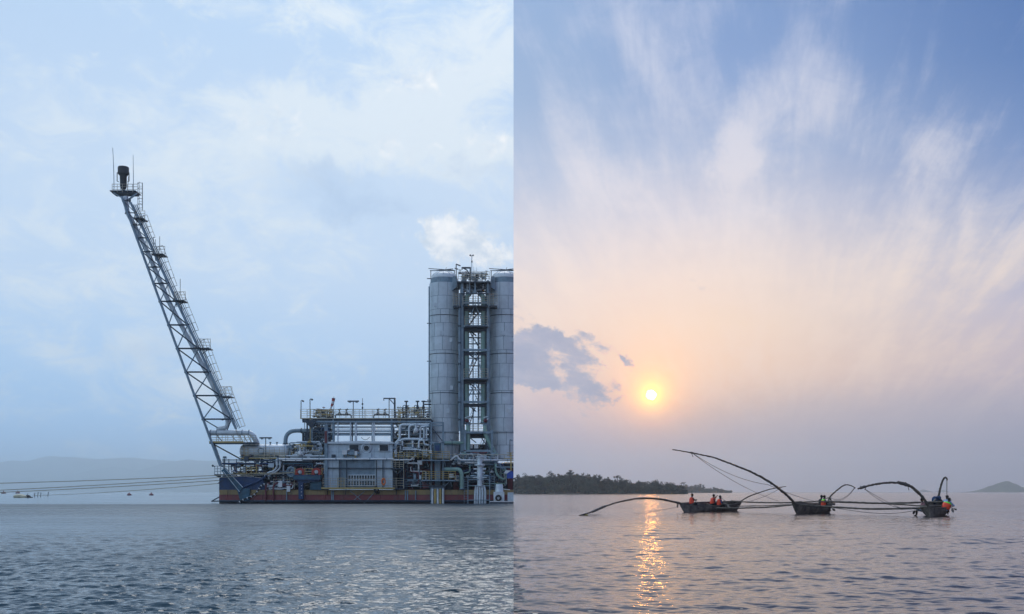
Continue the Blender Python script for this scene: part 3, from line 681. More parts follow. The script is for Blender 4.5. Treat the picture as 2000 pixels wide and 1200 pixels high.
MB().box(L(472, 1.2), L(560, 1.2), D0+.5, D0+2.0, H(896.5, 1.2), H(894.5, 1.2)).build('deck', M['yellow'], t)
railing(t, [P(486, 894.5, .9), P(556, 894.5, .9)], 1.45, M['beige'], 4, .75, .028)
v2 = drum('surge_drum', 'small grey domed drum behind the right end of the bow vessel', 563, 570, 881, .95, 4.2, M['steel'])
mast_lamp(519, 855.5, 895, 12, 1.0, 'T shaped lamp mast in front of the horizontal vessel'); mast_lamp(439, 893, 925, 3, .6, 'short dark lamp mast on the bow deck')
# ---- bow deck
t = thing('bow_platform', 'small railed platform overhanging the bow tip', 'platform', P(425, 930, .6))
MB().prism([(L(418), H(929)), (L(418), H(926.5)), (L(445), H(926.5)), (L(445), H(929))], D0+.1, D0+2.6).prism([(L(418), H(929.01)), (L(430), H(935)), (L(430), H(929.01))], D0+.3, D0+.5).build('deck', M['dark'], t)
railing(t, [P(419, 926.5, 2.4), P(419, 926.5, .2), P(437, 926.5, .2)], 1.15, M['steel'], 3, .5)
MB().ball(P(415.5, 910, .2), .16).tube(P(415.5, 910, .2), P(420, 912, .2), .05, 6).build('bow_light', M['dark'], t)
t = thing('bow_deck', 'dark upper deck of beams with yellow rails between flare boom and winch', 'deck', P(485, 925, 1.0))
for y, th, mt in ((905.5, .16, 'navy'), (900.5, .09, 'steel'), (898, .06, 'dark'), (912, .06, 'dark')): MB().beam(P(434, y, .9), P(537, y, .9), th, th*1.3).build('beam', M[mt], t)
for px in (437, 447, 462, 480, 497, 512, 529, 533): MB().beam(P(px, 897, 1.0), P(px, 934, 1.0), .11).build('column', M['dark' if px % 2 else 'navy'], t)
MB().box(L(436, 1.3), L(540, 1.3), D0+1.2, D0+5, H(907.5, 1.3), H(906.6, 1.3)).build('plating', M['dark'], t)
for y in (913.5, 917.5): MB().beam(P(480, y, .5), P(502, y, .5), .09).build('yellow_bar', M['yellow'], t)
for px in (481, 491, 501): MB().beam(P(px, 911, .5), P(px, 925, .5), .09).build('yellow_bar', M['yellow'], t)
clutter('pipe_manifold', 'tangle of small dark and yellow pipes and valves on the bow deck', 'pipework', (450, 907, 536, 930), .4, 3, 34, ['dark', 'steel', 'pale', 'yellow', 'maroon', 'white', 'navy'], 11, (.04, .09), 12, 8)
clutter('pipe_manifold', 'row of small valves and pipes on top of the bow deck under the vessel', 'pipework', (470, 894, 548, 905), .6, 2, 16, ['pale', 'steel', 'navy', 'blue', 'dark'], 12, (.04, .08), 10, 4)
t = thing('anchor_chute', 'slanting blue steel chute with pale edge rail on the bow side', 'chute', P(465, 960, -.3))
MB().prism([(L(434), H(919)), (L(442), H(915)), (L(476), H(953)), (L(468), H(963))], D0-.55, D0-.006).build('frame', M['blue'], t)
MB().prism([(L(466), H(962)), (L(476), H(954)), (L(490), H(955)), (L(488), H(977)), (L(476), H(979)), (L(470), H(977))], D0-.4, D0-.007).build('gusset', M['blue'], t)
MB().tube(P(441, 917, -.6), P(474, 952, -.6), .06, 6).tube(P(436, 921, -.6), P(468, 961, -.6), .05, 6).build('edge_rail', M['pale'], t)
for f in (.25, .5, .75): MB().beam(P(437+32*f, 920+41*f, -.6), P(442+33*f, 917+36*f, -.6), .06).build('rung', M['dark'], t)
MB().tube(P(428+8, 937, -.1), P(425, 945, -.1), .05, 6).build('link', M['dark'], t)
MB().path(spline([P(522, 925, -.25), P(516, 933, -.3), P(500, 942, -.3), P(478, 951, -.35), P(469, 958, -.35), P(468, 964, -.35)]), .13, 8).build('hose', M['navy'], t)
t = thing('hose', 'black hose with white clamps drooping down the bow side to the water', 'hose', P(490, 975, -.4))
hp = spline([P(527, 947, -.3), P(517, 946, -.35), P(509, 951, -.4), P(503, 960, -.4), P(495, 968, -.4), P(484, 973, -.4), P(472, 978, -.4), P(465, 984, -.4)])
MB().path(hp, .10, 8).build('pipe', M['black'], t)
c0 = MB()
for i in range(2, len(hp)-2, 4): c0.tube(hp[i], hp[i]+(hp[i+1]-hp[i]).normalized()*.12, .15, 8)
c0.build('clamp', M['white'], t)
# pale twin pipes sweeping down from the long header
for k, (o_, nm) in enumerate(((0, 'left one of two pale pipes sweeping from the white header down to the bow'), (6, 'right one of two pale pipes sweeping from the white header down to the bow'))):
    t = thing('sweep_pipe', nm, 'pipe', P(540+o_, 920, .1), 'pale sweeping pipes')
    MB().path(fillet([P(541+o_, 896, .1+k*.1), P(541+o_, 913+o_*.3, .1+k*.1), P(534+o_, 921, .1+k*.1), P(524+o_, 923+o_*.4, .1+k*.1), P(517+o_, 931, .1+k*.1)], .7, 5), .13, 9).build('pipe', M['pale'], t)
    for y in (900, 910): MB().tube(P(541+o_, y, .1+k*.1), P(541+o_, y+1.2, .1+k*.1), .19, 9).build('flange', M['steel'], t)
def header(label, x0, x1, y, d, r, mt, bends=None):
    t = thing('header_pipe', label, 'pipe', P((x0+x1)/2, y+2, d)); MB().path(fillet([P(x0, y, d)]+(bends or [])+[P(x1, y, d)], .5), r, 9).build('pipe', M[mt], t)
    px = x0+12
    while px < x1-4: MB().tube(P(px, y, d), P(px+1.2, y, d), r*1.45, 9).build('flange', M['steel'], t); px += 33
    return t
header('long white header pipe running level past the deckhouse front', 545, 769, 897, -.15, .15, 'white')
header('white header pipe with upturned ends right of the deckhouse', 768, 808, 898.5, -.1, .12, 'white', [P(780, 898.5, -.1), P(804, 898.5, -.1), P(808, 892, -.1)])
header('long white header pipe running to the right end of the barge', 880, 1010, 899, -.2, .13, 'white', [P(893, 889.5, -.2), P(897, 899, -.2)])
header('grey pipe just above the white header beside the deckhouse', 545, 634, 891, 1.0, .10, 'pale')
# ---- left mid: big elbow pipe, manifold, winch station
t = thing('elbow_pipe', 'thick grey pipe rising from the drum and bending right into the pipe rack', 'pipe', P(556, 893, 3.2))
MB().path(fillet([P(557.5, 893, 3.2), P(557.5, 841.5, 3.2), P(640, 841.5, 3.2)], 1.6, 8), .30, 12).build('pipe', M['steel'], t)
for a, b in ((P(557.5, 866, 3.2), P(557.5, 867.5, 3.2)), (P(588, 841.5, 3.2), P(589.5, 841.5, 3.2)), (P(607, 841.5, 3.2), P(608.5, 841.5, 3.2))): MB().tube(a, b, .40, 12).build('flange', M['dark'], t)
clutter('pipe_manifold', 'manifold of white and yellow pipes with round valve left of the deckhouse', 'pipework', (562, 862, 636, 895), 1.0, 4, 40, ['white', 'pale', 'steel', 'dark', 'yellow', 'pale'], 13, (.05, .13), 12, 8)
MB_ = thing('globe_valve', 'large pale round valve body standing left of the deckhouse', 'valve', P(586, 894, .6)); MB().ball(P(586, 886, .6), .36, .36, .40).build('body', M['white'], MB_)
MB().tube(P(586, 881, .6), P(586, 874, .6), .12, 8).tube(P(581, 886, .6), P(591, 886, .6), .2, 10).build('neck', M['pale'], MB_); MB().path(fillet([P(586, 875, .6), P(587, 871.5, .6), P(603, 871.5, .6), P(612, 871.5, .6)], .3), .09, 7).build('pipe', M['yellow'], MB_)
clutter('pipe_manifold', 'dense dark pipes and valves under the white header behind the winches', 'pipework', (523, 902, 634, 952), .6, 3.5, 46, ['dark', 'navy', 'steel', 'maroon', 'blue', 'dark', 'pale', 'dark'], 14, (.05, .15), 12, 8)
t = thing('winch_stand', 'blue steel box on a leg carrying the two red winches', 'winch stand', P(602, 958, -.6))
MB().box(L(576), L(628), D0-1.1, D0+.4, H(938), H(928)).build('box', M['blue'], t)
MB().box(L(577), L(627), D0-1.14, D0-1.101, H(930), H(928.5)).box(L(577), L(627), D0-1.14, D0-1.101, H(937.5), H(936)).build('edge_trim', M['navy'], t)
MB().prism([(L(580), H(938.05)), (L(626), H(938.05)), (L(626), H(940)), (L(594), H(944)), (L(594), H(975)), (L(585), H(975)), (L(585), H(944))], D0-.7, D0-.008).build('leg', M['navy'], t)
for y in (949, 955, 961, 968): MB().lathe(P(589, y, -.7), [(.06, -.03), (.06, .02)], 8, (0, 1, 0)).build('bolt', M['white'], t)
MB().box(L(606), L(628), D0-.3, D0-.009, H(957), H(941)).build('rear_plate', M['blue'], t)
def winch(x0, x1, label):
    t = thing('mooring_winch', label, 'winch', P((x0+x1)/2, 928, -.5), 'red mooring winches'); c = P((x0+x1)/2, 921.5, -.5); w = (L(x1)-L(x0))/2
    for s in (-1, 1):
        y = c.y+s*.42; arc = [(c.x+w*math.cos(a_), c.z+w*.78*math.sin(a_)) for a_ in np.linspace(math.pi, 0, 13)]; inn = [(c.x+w*.5*math.cos(a_), c.z-.05+w*.45*math.sin(a_)) for a_ in np.linspace(0, math.pi, 11)]
        MB().prism([(c.x-w, H(928)+.003)]+arc+[(c.x+w, H(928)+.003), (c.x+w*.5, H(928)+.003)]+inn+[(c.x-w*.5, H(928)+.003)], y-.06, y+.06).build('cheek', M['red'], t)
    MB().lathe(c-Vector((0, .36, 0)), [(w*.45, 0), (w*.45, .05), (w*.3, .06), (w*.3, .66), (w*.45, .67), (w*.45, .72)], 16, (0, 1, 0)).build('drum', M['pale'], t); MB().ball(c-Vector((0, .45, 0)), .12).build('hub', M['white'], t)
winch(578, 595, 'left red mooring winch on the blue stand, nearer the bow'); winch(610, 627, 'right red mooring winch on the blue stand, nearer the deckhouse')
t = thing('yellow_guard', 'yellow tube guard between and around the red winches', 'frame', P(602, 928, -.7))
for y in (916, 921, 926): MB().tube(P(594, y, -.75), P(612, y, -.75), .055, 6).build('bar', M['yellow'], t)
for px in (576, 595.5, 609.5, 629): MB().tube(P(px, 928.05, -.75), P(px, 914, -.75), .055, 6).build('bar', M['yellow'], t)
t = thing('hose_reel', 'dark ring of coiled hose left of the red winches', 'hose reel', P(568, 934, -.2)); MB().torus(P(568, 922, -.2), (0, 1, 0), .55, .10, 18, 7, 1.2).torus(P(568, 922, -.05), (0, 1, 0), .38, .09, 16, 6, 1.2).build('coil', M['steel'], t)
clutter('pipe_manifold', 'maroon and grey pipes hanging over the ochre stripe left of the winch stand', 'pipework', (520, 940, 572, 958), -.3, .1, 20, ['maroon', 'steel', 'pale', 'dark', 'maroon'], 15, (.05, .11), 6, 2)
for k, px in enumerate((519, 534)):
    t = thing('maroon_downpipe', ['left one of two maroon pipes dropping down the hull below the bow pipes', 'right one of two maroon pipes dropping down the hull below the bow pipes'][k], 'pipe', P(px, 979, -.3), 'maroon hull pipes'); MB().path(fillet([P(px+8, 943, -.3), P(px, 948, -.3), P(px, 978, -.3)], .4), .13, 8).build('pipe', M['maroon'], t)
t = thing('tank_rail', 'thin grey railing above the ochre stripe left of the winch stand', 'railing', P(553, 956, -.2)); railing(t, [P(534, 955, -.2), P(575, 955, -.2)], 1.35, M['beige'], 3, .9, .03)

# ---- deckhouse
dh = thing('deckhouse', 'grey steel deckhouse with round vent, two louvred windows and grid of small panes', 'deckhouse', P(702, 955, .4))
MB().box(L(637, .4), L(767, .4), D0+.45, D0+6, H(955, .4), H(867, .4)).build('body', M['steel'], dh)
# wall panels, each proud of the body by its own few millimetres
def wall_panels(cols, rws, d):
    for i in range(len(cols)-1):
        for j in range(len(rws)-1):
            k = rng.uniform(.0, .03); MB().box(L(cols[i], d)+.02, L(cols[i+1], d)-.02, D0+d-.05-k, D0+d+.047, H(rws[j+1], d)+.02, H(rws[j], d)-.02).build('wall_panel', M['grey'], dh)
wall_panels([637, 662, 694, 731, 750, 767], [868, 883, 897], .4); wall_panels([637, 650, 665], [898, 914, 930, 953], .4); wall_panels([732, 751, 767], [898, 915, 932, 953], .4)
wall_panels([665, 699, 732], [898, 913, 927], .75)
MB().prism([(L(634), H(867)), (L(636), H(863.5)), (L(700), H(861.5)), (L(767), H(863)), (L(769), H(867))], D0-.05, D0+6.3).build('roof', M['pale'], dh)
MB().box(L(637), L(767), D0+.1, D0+.33, H(915.5), H(914)).build('ledge', M['dark'], dh)
for k, (x0, x1) in enumerate(((682, 700), (741, 758))):
    f = MB().box(L(x0), L(x1), D0+.22, D0+.32, H(881), H(869)).build('window', M['dark'], dh)
    MB().box(L(x0-.8), L(x1+.8), D0+.16, D0+.335, H(869), H(868)).box(L(x0-.8), L(x1+.8), D0+.16, D0+.335, H(882), H(881)).box(L(x0-.8), L(x0), D0+.16, D0+.335, H(881), H(869)).box(L(x1), L(x1+.8), D0+.16, D0+.335, H(881), H(869)).build('frame', M['pale'], f)
    for y in np.arange(870.2, 880.8, 1.5): MB().beam(P(x0+.3, y, .17), P(x1-.3, y, .17), .05, .06).build('louvre', M['dark'], f)
    MB().box(L(x0-2.5), L(x0+.5), D0+.05, D0+.15, H(880), H(875)).build('switch_box', M['white'], dh)
vn = MB().lathe(P(715.5, 875.5, .3), [(.74, 0), (.74, -.16), (.62, -.22), (.5, -.16), (.36, -.15)], 28, (0, 1, 0)).build('round_vent', M['pale'], dh)
MB().lathe(P(715.5, 875.5, .1), [(.36, .05), (.36, -.06)], 20, (0, 1, 0)).build('opening', M['black'], vn); MB().torus(P(715.5, 875.5, .12), (0, 1, 0), .52, .04, 24, 5).build('ring', M['steel'], vn)
MB().box(L(706), L(725), D0+.0, D0+.32, H(895), H(885)).build('vent_housing', M['grey'], dh)
clutter('pump_skid', 'small grey pump and motor with yellow bracket on the deckhouse front', 'pump', (671, 883, 704, 895), -.2, .1, 9, ['steel', 'pale', 'yellow', 'dark'], 16, (.05, .12), 4, 3)
MB().box(L(647), L(655), D0+.1, D0+.2, H(894), H(888)).build('grille', M['dark'], dh)
for px in (663, 677, 735, 748): MB().beam(P(px, 898, -.02), P(px, 953, -.02), .15).build('column', M['dark'], dh)
MB().box(L(677), L(735), D0+.35, D0+.62, H(951), H(927)).build('pane_wall', M['steel'], dh)
pane = MB().box(-.135, .135, -.03, .03, -.24, .24); p0 = None
for r_ in range(2):
    for c in range(10):
        loc = P(682.5+c*5.3, (932.5, 944.0)[r_], .30)
        if p0 is None: p0 = proto('pane', pane, M['glass'], dh, loc)
        else: share(p0, dh, loc)
for c in range(11): MB().beam(P(680+c*5.3, 928, .29), P(680+c*5.3, 949, .29), .075).build('mullion', M['pale'], dh)
for y in (928, 937.8, 949): MB().beam(P(679, y, .24), P(734, y, .24), .07, .10).build('mullion', M['pale'], dh)
t = thing('front_walkway', 'yellow edged walkway with thin beige railing along the deckhouse foot', 'walkway', P(705, 956, -.5))
MB().box(L(630), L(788), D0-1.0, D0+.35, H(956.2), H(954.2)).build('deck', M['dark'], t); MB().box(L(630), L(773), D0-1.05, D0-1.003, H(955.2), H(952.4)).build('kick_board', M['yellow'], t)
railing(t, [P(631, 953.6, -.95), P(788, 953.6, -.95)], 1.38, M['beige'], 4, 1.0, .026)
railing(t, [P(660, 953.6, -.97), P(672, 953.6, -.97)], 1.42, M['yellow'], 3, .4, .03)
for px in (640, 676, 735, 775): MB().beam(P(px, 956, -.9), P(px-1, 966, -.03), .08).build('bracket', M['dark'], t)
t = thing('lifebuoy', 'orange lifebuoy hanging on the walkway railing right of the small panes', 'lifebuoy', P(749, 948, -1.1)); MB().torus(P(749, 941, -1.12), (0, 1, 0), .24, .085, 16, 7, 1.7).build('ring', M['orange'], t)
t = thing('fender_bundle', 'dark bundle of chain and rubber hanging on the hull below the walkway', 'fender', P(735, 965, -.2)); MB().torus(P(735.5, 958, -.3), (0, 1, 0), .25, .11, 14, 7, 1.4).ball(P(732, 954, -.3), .2, .15, .3).ball(P(739, 962, -.3), .16, .12, .25).tube(P(735, 947, -.3), P(735, 956, -.3), .05, 5).build('rubber', M['rubber'], t)
t = thing('pipe_column', 'tall blue grey square column at the left corner of the deckhouse', 'column', P(639, 955, .1)); MB().box(L(634, .1), L(640, .1), D0-.1, D0+.35, H(954), H(829)).build('post', M['steel'], t); MB().box(L(634.5, .1), L(639.5, .1), D0-.14, D0-.103, H(866), H(842)).build('stripe_plate', M['maroon'], t)

# ---- pipe rack over the deckhouse
pr = thing('pipe_rack', 'long steel pipe rack with railed top deck above the deckhouse', 'pipe rack', P(715, 868, 3))
MB().box(L(590, 2), L(842, 2), D0+2, D0+8, H(822.5, 2), H(818.5, 2)).build('top_deck', M['dark'], pr)
MB().beam(P(586, 817.5, 1.8), P(842, 817.5, 1.8), .10, .14).build('kick_board', M['beige'], pr)
MB().beam(P(600, 824, 1.85), P(842, 824, 1.85), .16, .24).build('beam', M['steel'], pr)
railing(pr, [P(587, 817, 7.5), P(587, 817, 1.8), P(842, 817, 1.8)], 1.28, M['beige'], 4, .95, .03)
railing(pr, [P(600, 817, 7.8), P(842, 817, 7.8)], 1.25, M['beige'], 3, 1.4, .025)
for px, w in ((609, .3), (651, .22), (653, .14), (688, .18), (727, .18), (765, .26), (768, .12), (600, .2)):
    for d in (2.1, 6.5): MB().beam(P(px, 819, d), P(px, 867, d), w).build('column', M['steel' if px % 2 else 'dark'], pr)
for y, w, d, mt in ((828.5, .10, 2.4, 'pale'), (834, .12, 2.6, 'steel'), (838.5, .09, 5.5, 'pale'), (842.5, .22, 2.3, 'steel'), (849.5, .26, 2.2, 'steel'), (846, .08, 4.5, 'pale')):
    MB().beam(P(650, y, d), P(768, y, d), w, w).build('beam', M[mt], pr)
for y in (829, 834.8, 842, 847): MB().tube(P(610, y, 3.4), P(842, y, 3.4), .09, 7).build('pipe', M['pale'], pr)
for px in (660, 684.5, 695, 728, 731): MB().tube(P(px, 826, 1.9), P(px, 866, 1.9), .10 if px != 695 else .17, 7).build('pipe', M['pale'], pr)
MB().path(sag(P(705, 854, 4), P(722, 854, 4), .4), .03, 4).build('cable', M['dark'], pr)
# left end stage
MB().prism([(L(586), H(824)), (L(586), H(819)), (L(612), H(819)), (L(612), H(824)), (L(606), H(834)), (L(602), H(834)), (L(592), H(824.2))], D0+1.6, D0+1.8).build('bracket', M['dark'], pr)
for px in (595, 600, 605): MB().beam(P(px, 824, 2.5), P(px, 893, 2.5), .09).build('column', M['steel'], pr)
for y in (845, 853, 861): MB().beam(P(594, y, 2.2), P(637, y, 2.2), .16, .2).build('beam', M['dark'], pr)
for k in range(3): MB().beam(P(612, 862-14*k, 2.8), P(634, 848-14*k, 2.8), .22, .10).build('stair_flight', M['dark'], pr)
clutter('pipe_manifold', 'dark pipes and stairs packed under the left end of the pipe rack', 'pipework', (608, 824, 652, 866), 2.2, 6, 34, ['dark', 'steel', 'steel', 'pale', 'navy'], 17, (.05, .15), 8, 8)
clutter('valve_row', 'row of upright dark valves on the left part of the rack top deck', 'valves', (611, 800, 652, 818), 2.3, 5, 22, ['dark', 'steel', 'dark', 'yellow'], 18, (.04, .08), 14, 3)
for k, (a, b) in enumerate(((655, 686), (730, 760))):
    t = thing('relief_header', ['left low header with two relief valves on the rack deck', 'right low header with two relief valves on the rack deck'][k], 'pipe', P((a+b)/2, 818, 2.4), 'relief headers on the rack deck')
    MB().path(fillet([P(a, 817.5, 2.4), P(a, 810, 2.4), P(b, 810, 2.4), P(b, 817.5, 2.4)], .3), .09, 7).build('pipe', M['dark'], t)
    for px in (a+8, a+22):
        v = MB().ball(P(px, 808.5, 2.4), .24, .2, .24).tube(P(px, 808, 2.4), P(px, 800.5, 2.4), .09, 7).tube(P(px-2, 801, 2.4), P(px+3, 799, 2.4), .1, 7).build('valve', M['dark'], t)
for k, px in enumerate((793.5, 815.5, 827)):
    t = thing('vent_stack', ['leftmost of three flanged dark vent stacks near the grey tower', 'middle one of three flanged dark vent stacks near the grey tower', 'rightmost of three flanged dark vent stacks, piped to the grey tower'][k], 'vent stack', P(px, 818, 2.6), 'vent stacks on the rack deck')
    MB().tube(P(px, 818, 2.6), P(px, 785, 2.6), .10, 8).build('pipe', M['dark'], t); MB().tube(P(px, 785.5, 2.6), P(px, 783.2, 2.6), .28, 10).tube(P(px, 802, 2.6), P(px, 800.5, 2.6), .24, 10).build('flange', M['dark'], t)
    MB().lathe(P(px, 801, 2.6), [(.1, 0), (.22, .3), (.13, .7), (.1, .75)], 10).build('valve', M['dark'], t)
    if k < 2: MB().path(fillet([P(px-6.5, 818, 2.6), P(px-6.5, 792, 2.6), P(px, 792, 2.6)], .3), .05, 6).tube(P(px+5, 818, 2.6), P(px+5, 795, 2.6), .05, 6).build('side_pipe', M['dark'], t)
    else: MB().tube(P(px, 785, 2.6), P(842, 785, 2.6), .09, 7).tube(P(px, 790, 2.6), P(842, 790, 2.6), .11, 7).build('side_pipe', M['dark'], t)
clutter('valve_row', 'upright valves and thin pipes on the right part of the rack top deck', 'valves', (770, 796, 842, 818), 2.3, 6, 22, ['dark', 'steel', 'dark', 'yellow'], 19, (.03, .07), 10, 3)
t = thing('windsock', 'small red and white windsock on a thin pole above the pipe rack', 'windsock', P(652, 818, 2.2))
MB().tube(P(652, 818, 2.2), P(652, 775, 2.2), .04, 6).build('pole', M['steel'], t)
wpts = [P(651.5, 778.5, 2.2), P(650.6, 784, 2.2), P(649.2, 789, 2.2), P(647.5, 794, 2.2), P(645.6, 798.5, 2.2)]; wr = [.24, .22, .19, .15, .11]
for i in range(4): MB().path([wpts[i], wpts[i+1]], [wr[i], wr[i+1]], 12, False).build('sleeve_band', M['red' if i % 2 == 0 else 'white'], t)
MB().torus(wpts[0], wpts[1]-wpts[0], .25, .03, 14, 5).build('hoop', M['dark'], t)
mast_lamp(690, 784, 818, 11, 2.4, 'T shaped lamp mast in the middle of the pipe rack deck')
t = thing('antenna_mast', 'thin antenna mast with small instruments on the pipe rack deck', 'antenna', P(708, 818, 2.6)); MB().tube(P(708, 818, 2.6), P(708, 778, 2.6), .045, 6).build('pole', M['steel'], t); MB().ball(P(708, 789.5, 2.6), .13, .13, .17).ball(P(708, 797, 2.6), .12, .12, .2).build('instrument', M['dark'], t)
t = thing('jib_crane', 'dark jib crane arm on a post above the pipe rack', 'jib crane', P(771, 818, 2.6))
MB().beam(P(771, 820, 2.6), P(771, 777.5, 2.6), .24).build('post', M['dark'], t); MB().beam(P(772.5, 778.6, 2.6), P(749, 778.6, 2.6), .15, .17).build('arm', M['dark'], t); MB().beam(P(770, 790, 2.6), P(761, 780, 2.6), .12).build('brace', M['dark'], t); MB().beam(P(760, 779.6, 2.8), P(760, 818, 2.8), .10).build('stay', M['dark'], t); MB().tube(P(749.6, 779, 2.6), P(749.6, 783, 2.6), .06, 6).build('hook', M['dark'], t)
for k, (px, top_, nm) in enumerate(((588, 782.5, 'left one of two bent lamp posts at the end of the pipe rack'), (605.5, 779.5, 'right one of two bent lamp posts at the end of the pipe rack'))):
    t = thing('lamp_post', nm, 'lamp post', P(px, 818, 1.9), 'bent lamp posts'); MB().path(fillet([P(px, 818, 1.9), P(px, top_, 1.9), P(px+4, top_, 1.9)], .2), .06, 6).build('pole', M['dark'], t); MB().lathe(P(px+4, top_+.8, 1.9), [(.05, .1), (.17, 0), (.12, -.16)], 10).build('lamp_head', M['dark'], t)
t = thing('yellow_post', 'thin yellow post at the left of the pipe rack', 'post', P(606, 860, 1.7)); MB().beam(P(606, 868, 1.7), P(606, 800, 1.7), .1).build('post', M['yellow'], t)
t = thing('yellow_ladder', 'yellow ladder rising beside the pipe rack right of the jib crane', 'ladder', P(779, 855, 1.8)); ladder(P(779.5, 856, 1.8), P(779.5, 793, 1.8), .3, M['yellow'], t, 'rungs')

# ---- valve skid between deckhouse and tower
sk = thing('loop_pipes', 'cluster of pale bent pipes looping down right of the deckhouse', 'pipework', P(805, 893, 1.2))
def bend(pts, r, mt='pale', d=1.2):
    p = MB().path(fillet([P(a, b, d) for a, b in pts], r*2.6, 5), r, 10).build('pipe', M[mt], sk)
    for a, b in (pts[0], pts[-1]): MB().tube(P(a, b-.8, d), P(a, b+.8, d), r*1.55, 10).build('flange', M['steel'], p)
for pts, r, d in (([(772, 880), (772, 866), (781, 858), (781, 830), (839, 830)], .20, 1.2), ([(773, 893), (773, 870), (786, 858), (836, 858)], .20, .9), ([(799, 858), (799, 832), (812, 830)], .17, 1.0), ([(806, 874), (806, 860)], .15, .8), ([(818, 875), (818, 860), (836, 860)], .15, .7), ([(821, 857), (821, 834), (838, 833)], .13, .9), ([(828, 857), (828, 836)], .13, .8), ([(833, 857), (833, 834)], .12, .8), ([(786, 872), (786, 860)], .12, .8), ([(838, 870), (828, 868), (828, 857)], .13, .6)): bend(pts, r, 'pale', d)
MB().ball(P(812.5, 841, .6), .36, .36, .38).build('round_flange', M['white'], sk)
MB().tube(P(812.5, 828, .8), P(812.5, 836, .8), .2, 10).build('pipe', M['pale'], sk)
for y in (867, 881): MB().beam(P(770, y, 1.6), P(842, y, 1.6), .13).build('beam', M['dark'], sk)
clutter('valve_skid', 'dense skid of small pipes and valves under the pale looping pipes', 'valves', (770, 866, 842, 894), .3, 4, 50, ['pale', 'white', 'dark', 'steel', 'dark', 'beige', 'pale'], 20, (.04, .11), 16, 12)
clutter('valve_skid', 'upper tangle of pipes between the pipe rack and the looping pipes', 'valves', (768, 824, 842, 858), 1.8, 5, 30, ['pale', 'steel', 'dark', 'steel'], 21, (.05, .13), 8, 6)
t = thing('skid_rail', 'beige railing in front of the valve skid right of the deckhouse', 'railing', P(800, 897, -.2)); railing(t, [P(769, 897, -.3), P(826, 897, -.3)], .95, M['yellow'], 3, .75, .032)

